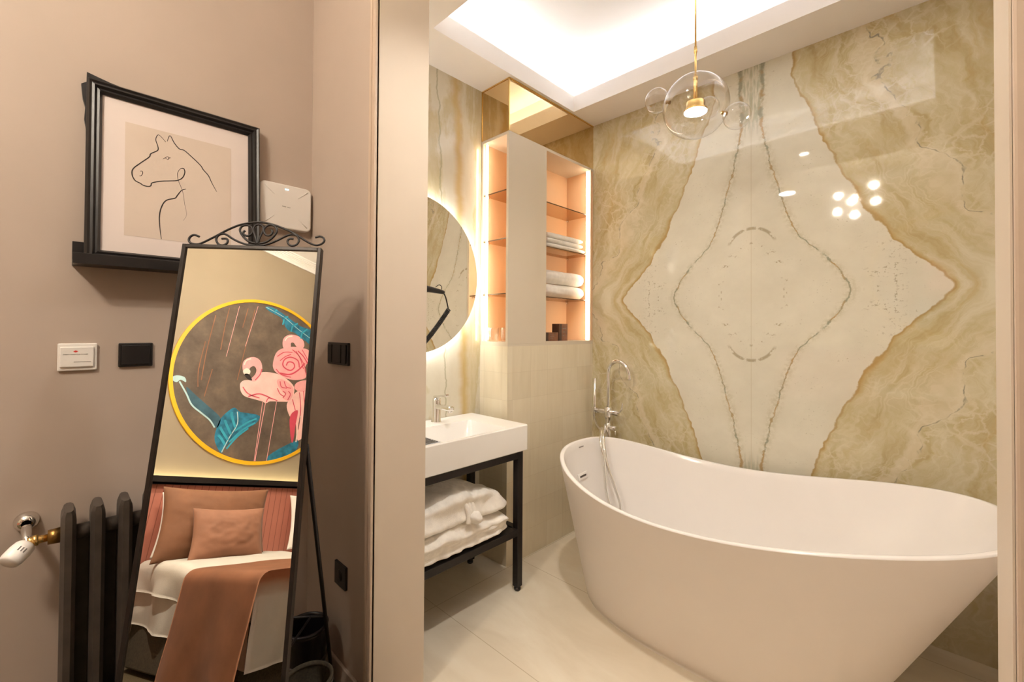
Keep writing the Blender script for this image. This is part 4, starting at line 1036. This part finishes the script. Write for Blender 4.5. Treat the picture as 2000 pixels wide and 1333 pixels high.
# ------------------------------------------------------------------ bed, seen in the standing mirror
BX0, BX1, BY0, BY1, BT = -2.24, -.90, -.95, .55, .575
t = thing('headboard', (XW, -.2, 0), 'dusty pink headboard of vertical grooved panels topped by a black ledge', 'headboard')
obj('panel', box(new(), XW+.001, -1.6, .34, XW+.05, 1.75, 1.112), m_headb, t)
bm = box(new(), XW+.001, -1.6, 1.112, XW+.075, 1.75, 1.128); box(bm, XW+.060, -1.6, 1.112, XW+.075, 1.75, 1.170, .001); obj('black_ledge', bm, m_black, t)
obj('light_tape', box(new(), XW+.030, -1.6, 1.128, XW+.045, 1.75, 1.138), m_head, t)
t = thing('bed', ((BX0+BX1)/2, (BY0+BY1)/2, 0), 'low double bed with white linen on a dark upholstered base', 'bed')
obj('base', box(new(), BX0-.027, BY0+.05, .03, BX1-.06, BY1-.012, .33, .01), m_bedbase, t)
for (x, y) in ((BX0+.1, BY0+.15), (BX0+.1, BY1-.15), (BX1-.2, BY0+.15), (BX1-.2, BY1-.15)): obj('foot', lathe(new(), [(0, 0), (.02, 0), (.025, .03), (0, .03)], (x, y, 0), seg=16), m_black, t)
obj('mattress', box(new(), BX0, BY0+.04, .33, BX1-.05, BY1-.04, BT-.03, .05, 4), m_sheet, t)
def drape(x, s, y1, top, drop, off=0.0):
    """s in 0..1: 0 middle of bed, 1 hem hanging on the near side"""
    W_ = y1-(-.2); R_ = .06
    L1, L2, L3 = W_-R_, PI/2*R_, drop
    d = s*(L1+L2+L3)
    if d < L1: y, z = -.2+d, top
    elif d < L1+L2:
        a = (d-L1)/R_; y, z = y1-R_+R_*math.sin(a), top-R_+R_*math.cos(a)
    else: y, z = y1, top-R_-(d-L1-L2)
    return Vector((x, y, z))
def duvet(u, v):
    x = BX0-.025+(BX1-BX0+.025)*u; hem = .275-.13*u
    p = drape(x, v, BY1+.012, BT, BT-.06-hem)
    n = mnoise.noise(Vector((p.x*6, p.y*5, p.z*6))); n2 = mnoise.noise(Vector((p.x*17, p.y*12, p.z*5)))
    hang = max(0, (BT-.06-p.z)/.3)
    p.z += .010*n*(1-min(1, hang*3)); p.y += (.020*math.sin(p.x*16+1.4*n)*hang+.006*n2*hang)
    if u > .94: p.z -= (u-.94)*1.2*(1-min(1, hang*4))
    return p
bm = new(); grid(bm, duvet, 90, 70)
def duvet_far(u, v):
    p = duvet(u, v); return Vector((p.x, -.4-p.y, p.z))
grid(bm, duvet_far, 60, 40)
def foot_drape(u, v):
    y = BY0+(BY1-BY0+.02)*u; a = v; n = mnoise.noise(Vector((y*7, v*2, 4.2)))
    z = BT-.03-(BT-.03-.15)*v
    return Vector((BX1-.012+.05*min(1, v*5)**.5+.016*math.sin(y*15+n*2)*v, y, z))
grid(bm, foot_drape, 60, 24)
bmesh.ops.solidify(bm, geom=bm.faces[:], thickness=.008)
obj('duvet', bm, m_sheet, t)
# folded-back top of the duvet
def fold(u, v):
    x = -2.25+.66*u; hem = .455-.03*u
    g_ = 1-u**5; p = drape(x, v, BY1+.020+.026*g_, BT+.012+.040*g_, BT-.01-hem)
    n = mnoise.noise(Vector((p.x*8, p.y*7, 3+p.z*6))); hang = max(0, (BT-.04-p.z)/.12)
    e = abs(2*u-1)**7
    p.z += .006*n*g_; p.y += (.020*math.sin(x*16+1.4*n)+.004*n)*hang
    return p
bm = new(); grid(bm, fold, 50, 60); bmesh.ops.solidify(bm, geom=bm.faces[:], thickness=.016); obj('turned_down_sheet', bm, m_sheet, t)
def runner(u, v):
    x = -1.53+.77*u
    p = drape(x, v, BY1+.072, BT+.016, BT-.055-.03)
    hang = max(0, (BT-.04-p.z)/.5)
    if v < 1: p.x += .14*(1-min(1, max(0, (p.y+.2)/.75)))*0
    n = mnoise.noise(Vector((p.x*4, p.y*4, 7+p.z*3)))
    p.x -= .08*hang; p.y += (.016*math.sin(u*9+n)*hang)+.010*n*hang; p.z += .006*n*(1-min(1, hang*3))
    return p
bm = new(); grid(bm, runner, 50, 70); bmesh.ops.solidify(bm, geom=bm.faces[:], thickness=.010)
tag(obj('bed_throw', bm, m_throw), 'rust brown velvet throw laid across the bed and hanging over its side', 'throw')

def pillow(c, w, h, th, lean_, m, seed, name, label, yaw=0.0, flange=.0, cat='pillow'):
    bm = new(); n_ = 34
    def f(sgn):
        def fn(u, v):
            x, y = 2*u-1, 2*v-1
            px_ = 1-.075*(1-y*y)*x*x; py_ = 1-.085*(1-x*x)*y*y
            e = max(0, (1-abs(x)**2.4)*(1-abs(y)**2.4))**.72
            n1_ = mnoise.noise(Vector((x*1.7+seed, y*1.7, sgn))); n2_ = mnoise.noise(Vector((x*5+seed, y*5, sgn*3)))
            r = 1-abs(mnoise.noise(Vector((x*2.6-y*1.4+seed*2, y*2.0+x, 1.0))))*2
            d = sgn*th/2*e*(1+.16*n1_)+sgn*(.005*n2_+.010*max(0, r-.5))*e+.004*sgn
            return Vector((x*w/2*px_, y*h/2*py_, d))
        return fn
    A = grid(bm, f(1), n_, n_); B = grid(bm, f(-1), n_, n_)
    edge = [(i, 0) for i in range(n_)]+[(n_-1, j) for j in range(1, n_)]+[(i, n_-1) for i in range(n_-2, -1, -1)]+[(0, j) for j in range(n_-2, 0, -1)]
    for k in range(len(edge)):
        a, b = edge[k], edge[(k+1) % len(edge)]
        bm.faces.new((A[a[0]][a[1]], A[b[0]][b[1]], B[b[0]][b[1]], B[a[0]][a[1]])).smooth = True
    Z = Vector((math.cos(lean_), 0, math.sin(lean_))); Y = Vector((-math.sin(lean_), 0, math.cos(lean_))); X = Y.cross(Z)
    Mx = Matrix.Rotation(yaw, 4, 'Z') @ basis((0, 0, 0), X, Y, Z); Mx.translation = Vector(c)
    bmesh.ops.transform(bm, matrix=Mx, verts=bm.verts)
    return tag(obj(name, bm, m), label, cat, 'pillows on the bed')
tp_ = BT+.055
pillow((-2.165, .262, tp_+.215), .64, .42, .12, .14, m_sheet, 2.0, 'bed_pillow', 'white bed pillow behind the large rust velvet pillow')
pillow((-2.030, .262, tp_+.215), .74, .48, .15, .17, m_velvet, 5.0, 'velvet_pillow', 'large rust velvet pillow leaning on the white one at the headboard')
pillow((-1.895, .228, tp_+.140), .50, .345, .12, .24, m_velvet2, 9.0, 'velvet_cushion', 'small pinkish rust velvet cushion in front of the large velvet pillow')
pillow((-2.15, -.72, tp_+.205), .68, .43, .12, .15, m_sheet, 13.0, 'bed_pillow', 'white bed pillow standing alone at the far side of the headboard')

# ------------------------------------------------------------------ round mural above the headboard
mcx, mcz, mr = -.041, 2.052, .758
t = thing('wall_mural', (XW, mcx, mcz-mr), 'round mural of pink flamingos and blue leaves in a golden ring above the bed', 'mural')
obj('golden_ring', lathe(new(), [(mr-.028, .0), (mr, .0), (mr, .014), (mr-.028, .014), (mr-.028, 0)], (XW, mcx, mcz), (1, 0, 0), 96, smooth=False), m_gold, t)
tm = NT('mural_brown_ground'); pp = tm.pos(); nz = tm.noise(pp, 5.0, 6, .65)
m_mg = tm.principled(tm.ramp(nz, [(.3, (.075, .055, .042)), (.55, (.13, .098, .072)), (.75, (.20, .14, .095))]), .7)
PAL = [m_mg, simple('mural_pink', (.86, .40, .41), .65, 0, .12, 8), simple('mural_light_pink', (.90, .55, .52), .65, 0, .1, 8), simple('mural_magenta', (.62, .07, .12), .65, 0, .1, 8),
       simple('mural_blue', (.015, .17, .28), .65, 0, .5, 14), simple('mural_pale_blue', (.42, .62, .66), .65, 0, .1), simple('mural_teal', (.035, .10, .14), .65, 0, .3, 10), simple('mural_black', (.02, .015, .015), .6), simple('mural_cream', (.85, .76, .68), .6), simple('mural_bright_blue', (.03, .33, .46), .65, 0, .2), simple('mural_rust', (.26, .11, .055), .65, 0, .2), simple('mural_navy', (.008, .05, .09), .65)]
bm = lathe(new(), [(0, .006), (mr-.027, .006), (mr-.027, 0), (0, 0)], (XW, mcx, mcz), (1, 0, 0), 96, smooth=False)
def paint(key, mi, lv):
    P = MURAL[key]; R2 = mr-.029
    Q = []
    for y, z in P:
        d = math.hypot(y-mcx, z-mcz); k = min(1, R2/d) if d > 0 else 1
        Q.append((mcx+(y-mcx)*k, mcz+(z-mcz)*k))
    Q = [(p.x, p.y) for p in catmull([(y, z, 0) for y, z in Q], 4, True)]
    poly(bm, [Vector((XW+.0055, y, z)) for y, z in Q], .001+.0006*lv, (1, 0, 0), mi)
def stroke(key, mi, lv, wd):
    P = catmull([(XW+.0068+.0006*lv, y, z) for y, z in MURAL[key]], 5) if len(MURAL[key]) > 2 else [Vector((XW+.0068+.0006*lv, y, z)) for y, z in MURAL[key]]
    vs = []
    for k, p in enumerate(P):
        tg_ = (P[min(k+1, len(P)-1)]-P[max(k-1, 0)]).normalized(); nn = Vector((0, -tg_.z, tg_.y))*wd
        vs.append((bm.verts.new(p+nn), bm.verts.new(p-nn)))
    for a, b in zip(vs, vs[1:]): f = bm.faces.new((a[0], b[0], b[1], a[1])); f.material_index = mi
for k, mi, lv in (('leafd', 6, 0), ('leaf1', 4, 0), ('leaf2', 4, 0), ('leaf2b', 4, 1), ('leafw', 5, 1), ('leaf3', 4, 0), ('body3', 2, 0), ('tail3', 3, 1), ('head3', 1, 1), ('body2', 1, 1), ('neck2', 1, 2), ('body1', 2, 2), ('wing1', 1, 3), ('neck1', 1, 3), ('beakw', 8, 4), ('beakb', 7, 4)): paint(k, mi, lv)
for k, mi, lv, wd in (('stem', 5, 1, .006), ('leg1', 1, 1, .0025), ('leg2', 1, 1, .003), ('leg3', 1, 1, .0025), ('st1', 1, 1, .0018), ('st2', 1, 1, .0018), ('vein1', 5, 2, .003), ('vein2', 5, 3, .004), ('sp', 3, 4, .006), ('sp2', 3, 4, .007), ('sp3', 3, 4, .006), ('sp4', 3, 5, .005)): stroke(k, mi, lv, wd)
for k in ('s1', 's2', 's3', 's4', 's5', 's6'): stroke(k, 10, 0, .0035)
for k in ('l1', 'l2', 'l3', 'l4'): stroke(k, 9, 3, .010)
for k in ('l5', 'l6', 'l7', 'm1', 'm2', 'm3', 'm4', 'm5', 'm6', 'm7'): stroke(k, 9, 3, .007)
for k in ('w1', 'w2', 'w3', 'w4', 'w5', 'f1', 'f2', 'f3', 'f4', 'f5', 'f6', 'g1', 'g2', 'g3', 'n2', 'b1', 'b2'): stroke(k, 3, 5, .004)
for k in ('h1', 'n1', 'n3'): stroke(k, 8, 5, .005)
obj('painted_disc', bm, PAL, t, fix=False)

# ------------------------------------------------------------------ bedroom chandelier (reflected in the polished onyx)
cc = Vector((-.90, .69, 2.80))
t = thing('chandelier', cc, 'brass bubble chandelier with glowing globes hanging in the bedroom, reflected in the onyx wall', 'lamp')
obj('ceiling_rose', lathe(new(), [(0, 0), (.06, 0), (.06, -.025), (0, -.03)], (cc.x, cc.y, ZCB)), m_brass, t)
obj('rod', tube(new(), [(cc.x, cc.y, ZCB-.02), cc], .006, 12), m_brass, t)
for (dx, dy, dz) in ((.02, .15, .06), (.03, -.16, .11), (.0, .03, -.02), (-.02, -.17, -.05), (.02, .16, -.12), (-.01, .01, -.17), (-.14, .02, .05)):
    e_ = cc+Vector((dx, dy, dz)); a_ = obj('arm', tube(new(), [cc+Vector((0, 0, .02)), cc.lerp(e_, .5)+Vector((0, 0, .02)), e_], .004, 8, 4), m_brass, t)
    obj('bulb', sphere(new(), e_, .020, 24, 16), m_bulb, a_)
